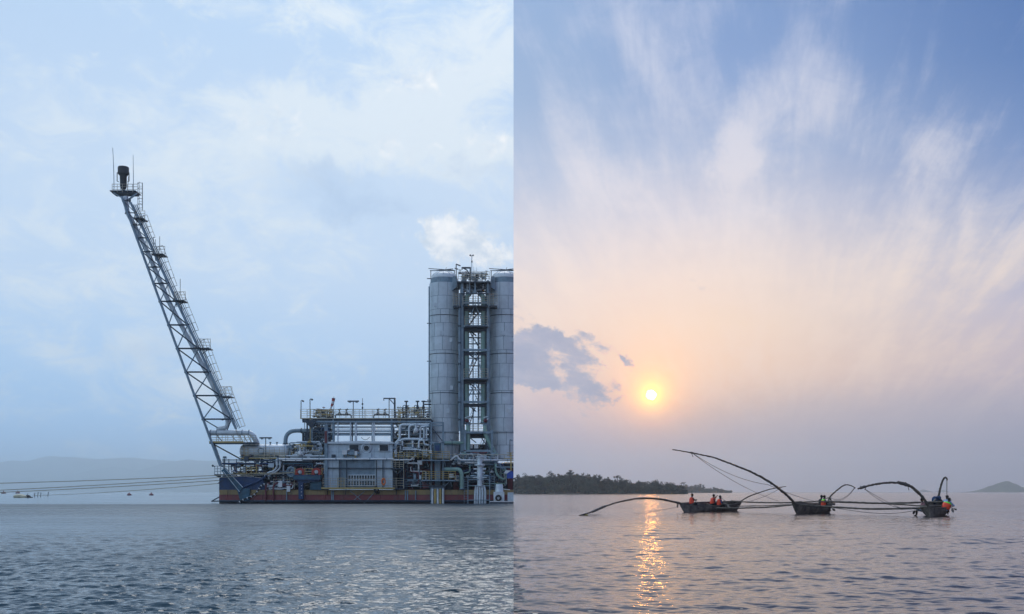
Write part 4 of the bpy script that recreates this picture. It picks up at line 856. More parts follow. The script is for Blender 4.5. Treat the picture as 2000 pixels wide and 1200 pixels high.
# ---- the two towers
def tower(cx, label, seed):
    d = 6.0; r = 28.7*(D0+d)/FPX; c = P(cx, 897, d); zb, zt = c.z, H(556, d)
    t = thing('gas_tower', label, 'tower', c, 'grey cylindrical gas towers')
    MB().lathe((c.x, c.y, 0), [(r-.06, zb), (r-.06, zt), (r*.93, zt+.35), (r*.93, H(546, d))], 48, cap=True).build('shell', M['steel'], t)
    # cladding: ten curved panels a ring
    n, rows = 10, 13; hh = (zt-zb)/rows; a_ = 2*math.pi/n; pm = MB(); k = 6; gp = .03
    ins, out_ = [], []
    for i in range(k+1):
        th = -a_/2+gp/r/1.0+(a_-2*gp/r)*i/k
        for rr, ls in ((r-.055, ins), (r, out_)):
            ls.append((pm.addv((rr*math.sin(th), -rr*math.cos(th), gp)), pm.addv((rr*math.sin(th), -rr*math.cos(th), hh-gp))))
    for i in range(k):
        pm.face((out_[i][0], out_[i+1][0], out_[i+1][1], out_[i][1]), True); pm.face((ins[i+1][0], ins[i][0], ins[i][1], ins[i+1][1]))
        pm.face((ins[i][0], ins[i+1][0], out_[i+1][0], out_[i][0])); pm.face((out_[i][1], out_[i+1][1], ins[i+1][1], ins[i][1]))
    pm.face((ins[0][0], out_[0][0], out_[0][1], ins[0][1])); pm.face((out_[-1][0], ins[-1][0], ins[-1][1], out_[-1][1]))
    p0 = None; r_ = random.Random(seed)
    for j in range(rows):
        for i in range(n):
            ph = (i+(.5 if j % 2 else 0))*a_+.13*(j % 3); loc = (c.x+math.sin(ph)*0, c.y, zb+j*hh)
            o = proto('cladding_panel', pm, M['tower'], t, loc, ph) if p0 is None else share(p0, t, loc, ph)
            p0 = p0 or o
            s_ = 1+r_.uniform(-.004, .009); o.scale = (s_, s_, 1)
    for y in (619.5, 694, 770, 847): MB().torus((c.x, c.y, H(y, d)), (0, 0, 1), r+.03, .055, 48, 5).build('band', M['band'], t)
    z0 = H(546, d); rd = r*.92
    MB().lathe((c.x, c.y, z0), [(rd, 0), (rd, .06), (rd*.96, .35), (rd*.82, .68), (rd*.58, .92), (rd*.3, 1.05), (.05, 1.1)], 40).build('dome', M['white'], t)
    for i in range(12):
        th = 2*math.pi*i/12; MB().path([(c.x+math.cos(th)*rd*q_*1.004, c.y+math.sin(th)*rd*q_*1.004, z0+hh_+.02) for q_, hh_ in ((.96, .35), (.82, .68), (.58, .92), (.3, 1.05))], .025, 4).build('dome_rib', M['steel'], t)
    for i in range(6): th = 2*math.pi*(i+.3)/6; p = Vector((c.x+math.cos(th)*r*.5, c.y+math.sin(th)*r*.5, z0+.8)); MB().tube(p, p+Vector((0, 0, .4)), .03, 4).build('lug', M['steel'], t)
    # lightning mesh on top
    z = H(529, d); 
    for px in (842, 888): MB().beam((c.x+L(px, d)-L(868, d), c.y, H(545, d)), (c.x+L(px, d)-L(868, d), c.y, z), .10).build('spray_post', M['dark'], t)
    MB().beam((c.x+L(838, d)-L(868, d), c.y-.5, z+.2), (c.x+L(889, d)-L(868, d), c.y-.5, z-.05), .09).beam((c.x+L(848, d)-L(868, d), c.y+1.2, z+.25), (c.x+L(886, d)-L(868, d), c.y-1.2, z-.0), .10).beam((c.x+L(870, d)-L(868, d), c.y, z-.1), (c.x+L(872.5, d)-L(868, d), c.y, z+.5), .05).tube((c.x+L(840, d)-L(868, d), c.y, z), (c.x+L(889, d)-L(868, d), c.y, z), .06, 6).build('spray_bar', M['dark'], t)
    # side pipe on the left edge
    if cx < 900:
        MB().tube(P(838.2, 897, 4.4), P(838.2, 560, 4.4), .10, 8).build('side_pipe', M['steel'], t)
        for y in (544.5, 632, 706, 782): MB().tube(P(834, y, 4.4), P(842, y, 4.4), .07, 6).build('nozzle', M['dark'], t)
    MB().prism([(c.x+r*.62, H(568, 4)), (c.x+r*.62, H(546, 4)), (c.x+r*.68, H(541, 4)), (c.x+r*.82, H(541, 4)), (c.x+r*.92, H(546, 4)), (c.x+r*.92, H(562, 4))] if cx < 900 else [(c.x-r*.92, H(562, 4)), (c.x-r*.92, H(546, 4)), (c.x-r*.82, H(541, 4)), (c.x-r*.68, H(541, 4)), (c.x-r*.62, H(546, 4)), (c.x-r*.62, H(568, 4))], D0+3.6, D0+4.5).build('lifting_lug', M['steel'], t)
    # inspection covers
    for i, (a1, y) in enumerate(((-.1, 655), (.5, 668), (.55, 760), (-.5, 600), (.3, 805))):
        p = Vector((c.x+math.sin(a1)*(r+.03), c.y-math.cos(a1)*(r+.03), H(y, d))); MB().box(p.x-.28, p.x+.28, p.y-.05, p.y+.1, p.z-.3, p.z+.3).build('inspection_cover', M['tower'], t)
tower(867.5, 'tall grey cylindrical gas tower left of the stair tower', 1); tower(985.5, 'tall grey cylindrical gas tower right of the stair tower, cut by the picture edge', 2)

# ---- stair tower between them
st = thing('stair_tower', 'narrow steel stair tower with railed landings between the two grey towers', 'stair tower', P(928, 900, 3))
for px, w in ((903, .34), (953, .30)):
    for d in (2.6, 7.5): MB().beam(P(px, 900, d), P(px, 548, d), w).build('column', M['blue' if d < 3 else 'steel'] if False else M['steel'], st)
MB().tube(P(897.5, 842, 2.3), P(897.5, 575, 2.3), .17, 10).build('side_pipe', M['steel'], st)
for y in (600, 637, 670, 711, 747, 786, 820): MB().tube(P(895, y, 2.3), P(900, y, 2.3), .2, 8).build('pipe_bracket', M['dark'], st)
for y in (592, 637.5, 684, 740.5, 785.5, 845, 891):
    for d in (2.5, 5.0, 7.6): MB().beam(P(900, y, d), P(956, y, d), .24, .30).build('beam', M['steel'], st)
for y in (660, 715, 770, 815):
    MB().beam(P(903, y, 7.5), P(953, y, 7.5), .14).build('beam', M['dark'], st)
for y0, y1 in ((592, 637), (684, 740), (745, 785)):
    MB().beam(P(928, y0+3, 2.6), P(912, y1-2, 2.6), .13).beam(P(928, y0+3, 2.6), P(945, y1-2, 2.6), .13).build('brace', M['steel'], st)
def landing(x0, x1, y, h, d0=1.9, d1=7.4):
    l = MB().box(L(x0, d0), L(x1, d0), D0+d0, D0+d1, H(y+1.4, d0), H(y-.6, d0)).build('landing', M['dark'], st)
    railing(l, [P(x0, y-.6, d0+1), P(x0, y-.6, d0), P(x1, y-.6, d0), P(x1, y-.6, d0+1)], h, M['beige'], 4, .9, .03)
landing(908, 952, 637.5, 1.40); landing(906, 953, 740.5, 1.40); landing(914, 945, 847, 1.35, 2.2, 5); landing(904, 953, 597, 1.3)
for x0, x1 in ((885, 897), (956, 971)):
    l = MB().box(L(x0, 1.6), L(x1, 1.6), D0+1.5, D0+3.4, H(600, 1.6), H(597.5, 1.6)).build('landing', M['dark'], st); railing(l, [P(x0, 597.5, 3.2), P(x0, 597.5, 1.6), P(x1, 597.5, 1.6), P(x1, 597.5, 3.2)], 1.7, M['beige'], 5, .5, .03)
for k, (a, b) in enumerate((((915, 637), (942, 600)), ((938, 684), (914, 642)), ((915, 738), (938, 688)), ((934, 784), (914, 744)), ((916, 832), (930, 790)), ((935, 888), (950, 850)))):
    f = MB().beam(P(*a, 5.2), P(*b, 5.2), .9, .06).build('stair_flight', M['dark'], st); n = 9
    MB().tube(P(a[0], a[1]-12, 4.8), P(b[0], b[1]-12, 4.8), .035, 5).build('hand_rail', M['beige'], f)
    for i in range(n): p = P(a[0]+(b[0]-a[0])*i/n, a[1]+(b[1]-a[1])*i/n, 5.0); MB().box(p.x-.14, p.x+.14, p.y-.3, p.y+.5, p.z+.05, p.z+.09).build('step', M['steel'], f)
ladder(P(918, 690, 6.8), P(918, 600, 6.8), .5, M['steel'], st, 'ladder'); 
for px in (907.5, 938.5): cage(P(px, 830, 6.0), P(px, 650, 6.0), .35, M['steel'], st, (0, -1, 0), 14)
for y in (600, 640, 687, 743, 788, 849):            # girders and stringers added in dark paint for the shade under each landing
    for d in (3.2, 4.6, 6.2): MB().beam(P(908, y+4, d), P(950, y+4, d), .12, .5).build('girder', M['dark'], st)
    MB().beam(P(912, y+2, 5.6), P(930, y+16, 5.6), .9, .12).build('stringer', M['dark'], st)
for px in (900, 906.5, 949.5, 956.5):
    for d in (3.4, 6.4): MB().beam(P(px, 900, d), P(px, 552, d), .20).build('tray', M['dark' if px in (906.5, 949.5) else 'steel'], st)
for px in (924, 934): MB().tube(P(px, 846, 6.9), P(px, 560, 6.9), .09, 7).build('riser_pipe', M['steel'], st)
for y in (615, 660, 672, 700, 715, 770, 762, 815, 828): MB().beam(P(907, y, 7.2), P(950, y, 7.2), .10, .16).build('rail_beam', M['dark'], st)
# top works
topd = MB().box(L(892, 2), L(958, 2), D0+2, D0+7.4, H(552, 2), H(549.5, 2)).build('top_deck', M['dark'], st)
railing(topd, [P(895, 549.5, 6), P(895, 549.5, 2.1), P(957, 549.5, 2.1), P(957, 549.5, 6)], 1.35, M['beige'], 4, .6, .03)
for px in (903, 917, 928, 953): MB().beam(P(px, 551, 2.4), P(px, 575, 2.4), .2).build('column', M['steel'], st)
MB().beam(P(894, 574, 2.3), P(960, 574, 2.3), .14).build('beam', M['dark'], st)
clutter('pipe_manifold', 'dark pipes and curled ducts packed under the top deck of the stair tower', 'pipework', (905, 553, 956, 574), 3, 6, 26, ['dark', 'pale', 'steel', 'dark', 'green'], 22, (.06, .16), 6, 5)
clutter('valve_row', 'instruments and small fans on the top deck of the stair tower', 'valves', (898, 533, 955, 549), 2.6, 5, 14, ['dark', 'steel', 'beige'], 23, (.03, .07), 8, 5)
for k, px in enumerate((910.5, 932)):
    t = thing('ventilator', ['left round black fan behind the stair tower top railing', 'right round black fan behind the stair tower top railing'][k], 'fan', P(px, 549, 3), 'round fans on the stair tower'); MB().lathe(P(px, 540, 3), [(.25, 0), (.32, .1), (.32, .35), (.2, .4)], 16, (0, 1, 0)).build('casing', M['black'], t); MB().tube(P(px, 549, 3.2), P(px, 543, 3.2), .08, 6).build('stand', M['dark'], t); MB().torus(P(px, 540, 2.98), (0, 1, 0), .3, .04, 16, 5).build('guard', M['pale'], t)
t = thing('davit_crane', 'short dark davit crane arm on the stair tower top', 'crane', P(919, 549, 2.6)); MB().beam(P(918.5, 549, 2.6), P(918.5, 523, 2.6), .2).build('post', M['dark'], t); MB().beam(P(919.5, 523.5, 2.6), P(902.5, 523.5, 2.6), .18, .22).build('arm', M['dark'], t); MB().path([P(905, 524, 2.6), P(912, 528, 2.6), P(917.5, 536, 2.6)], .09, 6).build('brace', M['dark'], t); MB().beam(P(902.5, 522, 2.6), P(902.5, 527.5, 2.6), .14).build('hook', M['dark'], t)
t = thing('weather_mast', 'thin pale weather mast with wind gauges, the highest point of the towers', 'mast', P(921.5, 549, 2.4)); MB().tube(P(921.5, 549, 2.4), P(921.5, 500, 2.4), .06, 6).build('pole', M['pale'], t); MB().tube(P(918.5, 500, 2.4), P(924, 500, 2.4), .045, 6).ball(P(918.5, 499, 2.4), .13).ball(P(924, 499, 2.4), .12).ball(P(921.7, 511.5, 2.4), .1, .1, .18).build('wind_gauge', M['dark'], t); ladder(P(928, 535, 2.4), P(928, 522, 2.4), .45, M['pale'], t, 'ladder')
t = thing('lamp_post', 'bent floodlight post at the left of the stair tower top', 'lamp post', P(891, 545, 2.4), 'bent lamp posts'); MB().tube(P(891, 545, 2.4), P(891, 516, 2.4), .07, 6).build('pole', M['dark'], t); MB().beam(P(891, 516.5, 2.4), P(899.5, 519.5, 2.4), .1, .16).beam(P(888, 524, 2.4), P(895, 526.5, 2.4), .1, .14).build('lamp_head', M['dark'], t)
# green pipes
def green(label, pts, r, d, mt='green'):
    t = thing('green_pipe', label, 'pipe', P(pts[-1][0], pts[-1][1], d)); MB().path(fillet([P(a, b, d) for a, b in pts], r*3, 6), r, 12).build('pipe', M[mt], t)
    for a, b in (pts[0], pts[-1]): MB().ball(P(a, b, d), r*1.25, r*1.25, r*.6, 12).build('flange', M['steel'], t)
    return t
green('left tall green pipe running up inside the stair tower', [(911.5, 826), (911.5, 580), (917, 574)], .36, 3.6); green('right tall green pipe running up inside the stair tower', [(944, 826), (944, 580), (938, 574)], .36, 3.6)
green('short green pipe rising left at the stair tower foot', [(914.5, 884), (914.5, 830)], .30, 2.0); green('green pipe bending right at the stair tower foot', [(947.5, 830), (947.5, 850), (957, 866), (966, 886)], .30, 1.9)
green('level green pipe crossing in front of the left tower base', [(867, 865.5), (907, 865.5)], .25, 2.6); green('thick green elbow pipe dropping beside the lower yellow platform', [(868, 917), (897, 917), (902, 925), (902, 955)], .29, -.3)
green('green pipe curving down at the right edge beside the blue tarpaulin', [(968, 905), (969, 925), (978, 935), (985, 936)], .18, .2); green('thin green pipe hooked left of the grey pump', [(918, 908), (918, 922), (905, 925)], .10, .3)
for k, (x, y) in enumerate(((912, 822), (948, 822))):
    t = thing('actuator', ['left maroon valve actuator above the green pipe', 'right maroon valve actuator above the green pipe'][k], 'actuator', P(x, y+4, 1.9), 'maroon actuators'); MB().ball(P(x, y, 1.9), .30, .3, .28).build('body', M['maroon'], t); MB().path([P(x-4, y-5, 1.9), P(x, y-7, 1.9), P(x+5, y-8, 1.9)], .07, 6).tube(P(x+2, y-1, 1.9), P(x+6, y-4, 1.9), .09, 7).build('arm', M['pale'], t)
# foot of the stair tower
ft = thing('foot_frame', 'blue grey portal frame at the foot of the stair tower', 'frame', P(934, 900, 1.6))
for px in (908, 961): MB().beam(P(px, 902, 1.6), P(px, 840, 1.6), .34).build('column', M['steel'], ft)
for y in (845, 881): MB().beam(P(906, y, 1.55), P(963, y, 1.55), .26, .3).build('beam', M['steel'], ft)
MB().beam(P(940, 855, 2.2), P(957, 880, 2.2), .15).beam(P(945, 868, 2.4), P(955, 880, 2.4), .1).build('brace', M['dark'], ft)
for k, (x0, x1) in enumerate(((913, 923), (926, 934))): MB().box(L(x0, 2.6), L(x1, 2.6), D0+2.6, D0+3.0, H(876, 2.6), H(869, 2.6)).build('control_box', M['white'], ft)
MB().beam(P(922, 884, 1.5), P(952, 884, 1.5), .1, .14).beam(P(930, 887, 1.5), P(946, 887, 1.5), .1).build('motor_rail', M['maroon'], ft)
clutter('pipe_manifold', 'dense bright pipes and valves under the stair tower portal', 'pipework', (888, 886, 972, 906), .2, 3, 40, ['pale', 'white', 'steel', 'dark', 'green', 'pale'], 24, (.05, .14), 14, 8)
clutter('pipe_manifold', 'dark pipework behind the grey pump near the barge end', 'pipework', (878, 905, 988, 950), .6, 3.5, 44, ['dark', 'steel', 'navy', 'pale', 'green', 'steel'], 25, (.05, .15), 12, 8)
for k, (px, top_) in enumerate(((883, 858), (996, 859))):
    t = thing('lamp_post', ['thin floodlight post in front of the left tower base', 'thin floodlight post in front of the right tower base'][k], 'lamp post', P(px, 890, .4), 'bent lamp posts'); MB().tube(P(px, 892, .4), P(px, top_, .4), .05, 6).build('pole', M['dark'], t); MB().beam(P(px-4 if k == 0 else px, top_, .4), P(px+1 if k == 0 else px+5, top_+2, .4), .2, .16).build('lamp_head', M['steel'], t)
# blue braced frame left of the tower
bf = thing('braced_frame', 'blue grey braced frame with a blue cabinet in front of the left tower', 'frame', P(855, 900, .6))
for px in (842.5, 865.5): MB().beam(P(px, 955, .6), P(px, 825, .6), .24).build('column', M['steel'], bf)
for y in (826, 831.5, 865): MB().beam(P(841, y, .58), P(867, y, .58), .2).build('beam', M['steel'], bf)
MB().beam(P(843.5, 836, .6), P(865, 863, .6), .12).build('brace', M['dark'], bf)
cab = MB().box(L(847.5), L(860), D0+.4, D0+1.6, H(884), H(865.5)).build('cabinet', M['blue'], bf); MB().box(L(849.5), L(858), D0+.33, D0+.397, H(883), H(870)).build('door', M['navy'], cab)
MB().box(L(848), L(859), D0+.7, D0+1.8, H(955), H(901)).build('duct', M['steel'], bf)
for k, (x0, x1, y, nm) in enumerate(((825.5, 877.5, 899, 'upper yellow railed platform in front of the left tower'), (825.5, 889.5, 938, 'lower yellow railed platform above the white and yellow risers'))):
    t = thing('railed_platform', nm, 'platform', P((x0+x1)/2, y, -.6), 'yellow railed platforms')
    MB().box(L(x0-1), L(x1+1), D0-1.4, D0+.4, H(y+2), H(y)).build('deck', M['steel'], t); railing(t, [P(x0, y, .3), P(x0, y, -1.35), P(x1, y, -1.35), P(x1, y, .3)], 1.22, M['yellow'], 4, .85, .034)
    for px in (x0+8, x1-10): MB().beam(P(px, y+2.05, -.7), P(px+3, y+12, .3), .12).build('bracket', M['steel'], t)
t = thing('side_gallery', 'beige railed gallery with small stair right of the deckhouse', 'gallery', P(778, 915, -.3)); MB().box(L(764), L(789), D0-.8, D0+.3, H(917), H(915)).build('deck', M['dark'], t); railing(t, [P(764, 915, -.75), P(788, 915, -.75)], 1.1, M['beige'], 4, .6, .03); MB().beam(P(767, 917, -.4), P(776, 925, .2), .09).beam(P(786, 917, -.4), P(778, 925, .2), .09).build('bracket', M['steel'], t); MB().tube(P(788.5, 900, -.75), P(788.5, 954, -.75), .04, 5).build('post', M['beige'], t)
clutter('pipe_manifold', 'maroon pipes and white fittings in the dark bay right of the deckhouse', 'pipework', (790, 900, 842, 952), .2, 3, 26, ['maroon', 'dark', 'maroon', 'steel', 'white', 'dark'], 26, (.05, .13), 6, 8)
t = thing('bay_rail', 'thin dark railing across the dark bay right of the deckhouse', 'railing', P(808, 956, -.3)); railing(t, [P(789, 954.5, -.4), P(838, 954.5, -.4)], 1.25, M['steel'], 4, 1.2, .025)
t = thing('riser_clamp', 'steel clamp frame holding the white and yellow risers', 'frame', P(852, 955, -.5)); MB().box(L(838), L(869), D0-.6, D0-.01, H(953), H(948)).build('beam', M['dark'], t); MB().beam(P(866, 952, -.4), P(878, 941, -.4), .1).beam(P(841, 941, -.2), P(841, 984, -.2), .12).beam(P(867, 941, -.2), P(867, 984, -.2), .12).build('leg', M['steel'], t)
for k, (px, mt) in enumerate(((844.5, 'pale'), (850, 'yellow'), (855, 'pale'), (860, 'yellow'), (865.3, 'pale'))):
    t = thing('riser', ['pale riser pipe leftmost of five beside the barge', 'left one of two yellow riser pipes beside the barge', 'pale riser pipe between the two yellow ones', 'right one of two yellow riser pipes beside the barge', 'pale riser pipe rightmost of five beside the barge'][k], 'riser', P(px, 984, -.45), 'risers below the lower yellow platform'); MB().tube(P(px, 986, -.45), P(px, 953.2, -.45), .16, 10).build('pipe', M[mt], t); MB().tube(P(px, 955, -.45), P(px, 953.5, -.45), .2, 10).build('flange', M['steel'], t)
MB().box(L(826), L(838), D0-.12, D0-.009, H(954), H(940)).build('hull_panel', M['maroon'], barge)
# grey pump and its risers
t = thing('vertical_pump', 'grey vertical pump column with flanges near the barge end', 'pump', P(937, 950, -.4)); MB().lathe(P(937, 950, -.4), [(.42, 0), (.42, .2), (.36, .22), (.38, 1.4), (.40, 2.2), (.36, 2.25), (.38, 2.9), (.75, 2.92), (.75, 3.1), (.36, 3.12), (.36, 4.1), (.5, 4.12), (.5, 4.25)], 18).build('body', M['pale'], t); 
for y, w in ((916.5, 12), (933, 14), (924, 10)): MB().tube(P(937-w, y, -.4), P(937+w, y, -.4), .13, 9).build('nozzle', M['pale'], t)
for px, s in ((937-13, -1), (937+12, 1)): MB().ball(P(px, 930, -.45), .5, .2, .16).build('handle', M['steel'], t)
t = thing('pump_rack', 'thin steel rack of posts and bars around the grey pump', 'rack', P(937, 984, -.6))
for px in (914, 956): MB().beam(P(px, 984, -.7), P(px, 930, -.7), .11).build('post', M['steel'], t)
for y in (937, 949, 977): MB().beam(P(914, y, -.72), P(956, y, -.72), .09).build('bar', M['steel'], t)
for k, px in enumerate((927.5, 932, 937, 942, 947.5)):
    t = thing('riser', ['pale riser under the pump, first from the left', 'pale riser under the pump, second from the left', 'pale riser under the pump, the middle one', 'pale riser under the pump, second from the right', 'pale riser under the pump, first from the right'][k], 'riser', P(px, 984, -.35), 'risers below the grey pump'); MB().path(fillet([P(px, 986, -.35), P(px+.6, 960, -.35), P(937+(px-937)*.75, 948, -.35)], .4), .16, 9).build('pipe', M['pale'], t)
t = thing('hull_ladder', 'steel ladder down the hull left of the grey pump', 'ladder', P(912, 983, -.4)); ladder(P(910, 984, -.5), P(910, 936, -.5), .5, M['steel'], t, 'rungs'); t = thing('hull_ladder', 'short steel ladder right of the grey pump', 'ladder', P(962, 958, -.4)); ladder(P(962, 960, -.5), P(962, 926, -.5), .5, M['steel'], t, 'rungs')
# work pontoon at the right edge
t = thing('work_pontoon', 'low dark work pontoon with grey tank moored at the right barge end', 'pontoon', P(982, 983, -2.0))
MB().box(L(957, -2), L(1012, -2), D0-3.2, D0-.7, -.4, H(979.6, -2)).build('float', M['dark'], t); MB().box(L(957, -2), L(1012, -2), D0-3.26, D0-3.203, H(980.6, -2), H(979, -2)).build('edge', M['white'], t)
MB().lathe(P(975, 979.5, -1.7), [(.62, 0), (.64, 1.05), (.58, 1.2), (.5, 2.3), (.44, 2.4), (.02, 2.42)], 20).build('tank', M['pale'], t); MB().box(L(964, -2.5), L(985, -2.5), D0-2.6, D0-2.3, H(979.5, -2.5), H(961, -2.5)).build('front_plate', M['pale'], t)
t = thing('crate', 'pale gridded crate standing on the pontoon at the picture edge', 'crate', P(998, 979, -2)); MB().box(L(991.5, -2), L(1008, -2), D0-2.6, D0-1.5, H(979.5, -2), H(962, -2)).build('box', M['grey'], t)
for i in range(4): MB().beam(P(991.5, 962.5+i*5.3, -2.62), P(1003, 962.5+i*5.3, -2.62), .07).build('slat', M['pale'], t)
t = thing('tyre', 'black tyre fender hanging on the pontoon tank front', 'tyre', P(973, 980, -2.8)); MB().torus(P(973.5, 973, -2.85), (0, 1, 0), .32, .12, 20, 8, 1.05).build('tread', M['rubber'], t)
t = thing('gangplank', 'pale plank resting on the pontoon tank', 'plank', P(985, 956, -1.5)); MB().beam(P(974, 954.5, -1.7), P(996, 957, -1.7), .25, .09).build('board', M['white'], t)
t = thing('tarpaulin', 'bright blue tarpaulin tent with white side at the right barge end', 'tarpaulin', P(997, 938, -.8))
MB().prism([(L(990), H(935)), (L(990), H(926)), (L(999), H(920)), (L(1008), H(926)), (L(1008), H(935))], D0-1.3, D0-.4).build('cover', M['tarp'], t); MB().prism([(L(984), H(925)), (L(988), H(919)), (L(998), H(919.6)), (L(990), H(925.7))], D0-1.2, D0-.3).build('side', M['white'], t)
t = thing('end_platform', 'yellow railed platform with yellow post at the right picture edge', 'platform', P(995, 905, -.8)); MB().box(L(968), L(1012), D0-.9, D0+.5, H(914), H(911.5)).build('deck', M['steel'], t); MB().beam(P(998, 920, -.95), P(998, 884, -.95), .17).build('post', M['yellow'], t)
for y in (885, 890, 896, 904): MB().tube(P(985 if y > 890 else 990, y, -.95), P(1008, y, -.95), .05, 6).build('rail', M['yellow'], t)
railing(t, [P(985, 936.5, -1.0), P(1010, 936.5, -1.0)], .9, M['beige'], 3, .6, .03)
t = thing('rear_rail', 'thin beige rail in front of the stair tower foot', 'railing', P(930, 891, -.1)); MB().tube(P(878, 888.5, -.1), P(996, 888.5, -.1), .045, 6).build('rail', M['beige'], t)
for px in (886, 905, 925, 945, 965, 985): MB().tube(P(px, 898, -.1), P(px, 888.5, -.1), .035, 5).build('post', M['beige'], t)

# ---- cut everything of the platform where the day half ends
CUTTING = False
bpy.context.view_layer.update()
for o in CUT:
    mw = o.matrix_world; co = [mw @ Vector(c) for c in o.bound_box]; xs = [c.x for c in co]
    if max(xs) <= -.005: continue
    if min(xs) >= -.02: bpy.data.objects.remove(o, do_unlink=True); continue
    if o.data.users > 1: o.data = o.data.copy()
    bm = bmesh.new(); bm.from_mesh(o.data); inv = mw.inverted()
    co_ = inv @ Vector((-.004, 0, 0)); no_ = (mw.to_3x3().transposed() @ Vector((1, 0, 0))).normalized()
    res = bmesh.ops.bisect_plane(bm, geom=bm.verts[:]+bm.edges[:]+bm.faces[:], plane_co=co_, plane_no=no_, clear_outer=True)
    ed = [e for e in res['geom_cut'] if isinstance(e, bmesh.types.BMEdge)]
    if ed: bmesh.ops.holes_fill(bm, edges=ed, sides=0)
    bm.to_mesh(o.data); bm.free()

# ---- mooring lines, raft and buoys left of the barge
def rope(label, pts, r=.055, grp='mooring lines running left from the barge'):
    t = thing('mooring_line', label, 'mooring line', pts[0], grp); MB().path(pts, r, 6).build('rope', M['rope'], t)
def line(a, b, da, db, s_=.12): return sag(P(*a, da), P(*b, db), s_, 20)
rope('topmost mooring line, from the right red winch', line((620, 920.5), (428, 928.5), -.75, -.9, .03)+line((428, 928.5), (-60, 945.5), -.9, -.9)[1:])
rope('second mooring line from the top, from the left red winch', line((587, 922.5), (428, 932.8), -.75, -1.0, .03)+line((428, 932.8), (-60, 960.5), -1.0, -1.0)[1:])
rope('third mooring line from the top, from the bow', line((430, 938.5), (-60, 964.5), .1, .1))
rope('lowest mooring line, from the bow to the cream raft', line((430, 944.3), (66, 968), .1, 80, .3), .05)
def WP(px, py, z=0.0):
    """point at height z that shows at the given pixel, standing on the water at that row"""
    D = (CH-z)*FPX/(py-HY); return Vector(((px-CX)*D/FPX, D, z))
raft = thing('buoy_raft', 'cream inflatable buoy with dark end floating left of the barge', 'raft', WP(42, 972.5)); b = WP(42, 972.5); k = b.y/FPX
MB().ball(b+Vector((-4*k, 0, 2.5*k)), 12*k, 7*k, 4.6*k, 16, 9).ball(b+Vector((6*k, -.2, 1.5*k)), 9*k, 6*k, 3.6*k, 14, 8).build('float', M['cream'], raft); MB().ball(b+Vector((12*k, 0, 1.6*k)), 6*k, 5*k, 4*k, 12, 8).ball(b+Vector((17*k, -.4, .6*k)), 7*k, 3*k, 1.5*k, 12, 6).build('wrap', M['rubber'], raft); MB().tube(b+Vector((10*k, 0, 3*k)), b+Vector((13*k, 0, 9*k)), .5*k, 5).build('stake', M['dark'], raft)
for i, (px, y0, y1) in enumerate(((67.5, 968.5, 963), (74, 968, 961.5), (79.5, 967.5, 962), (94, 967, 961))):
    b = WP(px, y0+3); k = b.y/FPX; t = thing('marker_stake', ['leftmost leaning stake on the lowest mooring line', 'second leaning stake from the left on the lowest mooring line', 'third leaning stake from the left on the lowest mooring line', 'rightmost leaning stake on the lowest mooring line'][i], 'stake', b, 'stakes beside the raft'); MB().path([b-Vector((k, 0, .3)), b+Vector((.8*k, 0, (y0+3-y1)*k))], .7*k, 6).build('pole', M['dark'], t)
for i, (px, py, nm) in enumerate(((7, 964.6, 'dark red mooring buoy at the far left edge'), (35, 964.4, 'dark red mooring buoy behind the cream raft'), (252.5, 968, 'left one of two dark red buoys between raft and barge'), (295.5, 968, 'right one of two dark red buoys between raft and barge'))):
    b = WP(px, py); k = b.y/FPX; t = thing('mooring_buoy', nm, 'buoy', b, 'red mooring buoys'); MB().lathe(b, [(2.6*k, -1.2*k), (4.3*k, .6*k), (4.2*k, 1.8*k), (2.6*k, 3.4*k), (1.0*k, 4.6*k), (.9*k, 5.6*k), (.1*k, 5.7*k)], 14).build('body', M['buoy'], t); MB().torus(b+Vector((0, 0, .8*k)), (0, 0, 1), 4.3*k, .5*k, 14, 5).build('belt', M['maroon'], t)
# ------------------------------------------------------------------ the fishing trimaran (dusk half)
def W(px, py, D): return Vector(((px-CX)*D/FPX, D, CH+(HY-py)*D/FPX))
M.update({
 'wood': mat('weathered_wood', (.15, .128, .108), .75, .0, .45, (.6, (.05, .042, .036)), scale=2.5, bump=.5, spec=.25),
 'pole': mat('bare_pole_wood', (.115, .098, .082), .7, .0, .35, (.4, (.06, .05, .042)), scale=3.0, bump=.4, spec=.3),
 'twine': mat('grey_twine', (.10, .095, .09), .9, .0, .2),
 'skin': mat('dark_skin', (.045, .024, .016), .5, .0, .12),
 'hair': mat('black_hair', (.008, .007, .007), .8),
 'vest': mat('orange_red_life_vest', (1.0, .075, .025), .55, .0, .08),
 'lime': mat('lime_green_band', (.16, .80, .04), .55, .0, .05),
 'shirt_dark': mat('dark_shirt', (.02, .03, .035), .85, .0, .2),
 'shirt_red': mat('dark_red_shirt', (.22, .02, .025), .85, .0, .2),
 'shirt_navy': mat('navy_shirt', (.02, .035, .13), .85, .0, .2),
 'shirt_sky': mat('pale_blue_shirt', (.32, .42, .62), .85, .0, .15),
 'shirt_print': mat('patterned_shirt', (.30, .14, .14), .85, .0, .75, scale=14.0),
 'cloth_grey': mat('pale_grey_shorts', (.36, .42, .52), .85, .0, .2),
 'cloth_dark': mat('dark_shorts', (.012, .013, .016), .85, .0, .2),
 'netting': mat('blue_net', (.02, .05, .12), .9, .0, .4),
 'scrap': mat('yellow_scrap', (.38, .33, .06), .8, .0, .2),
})
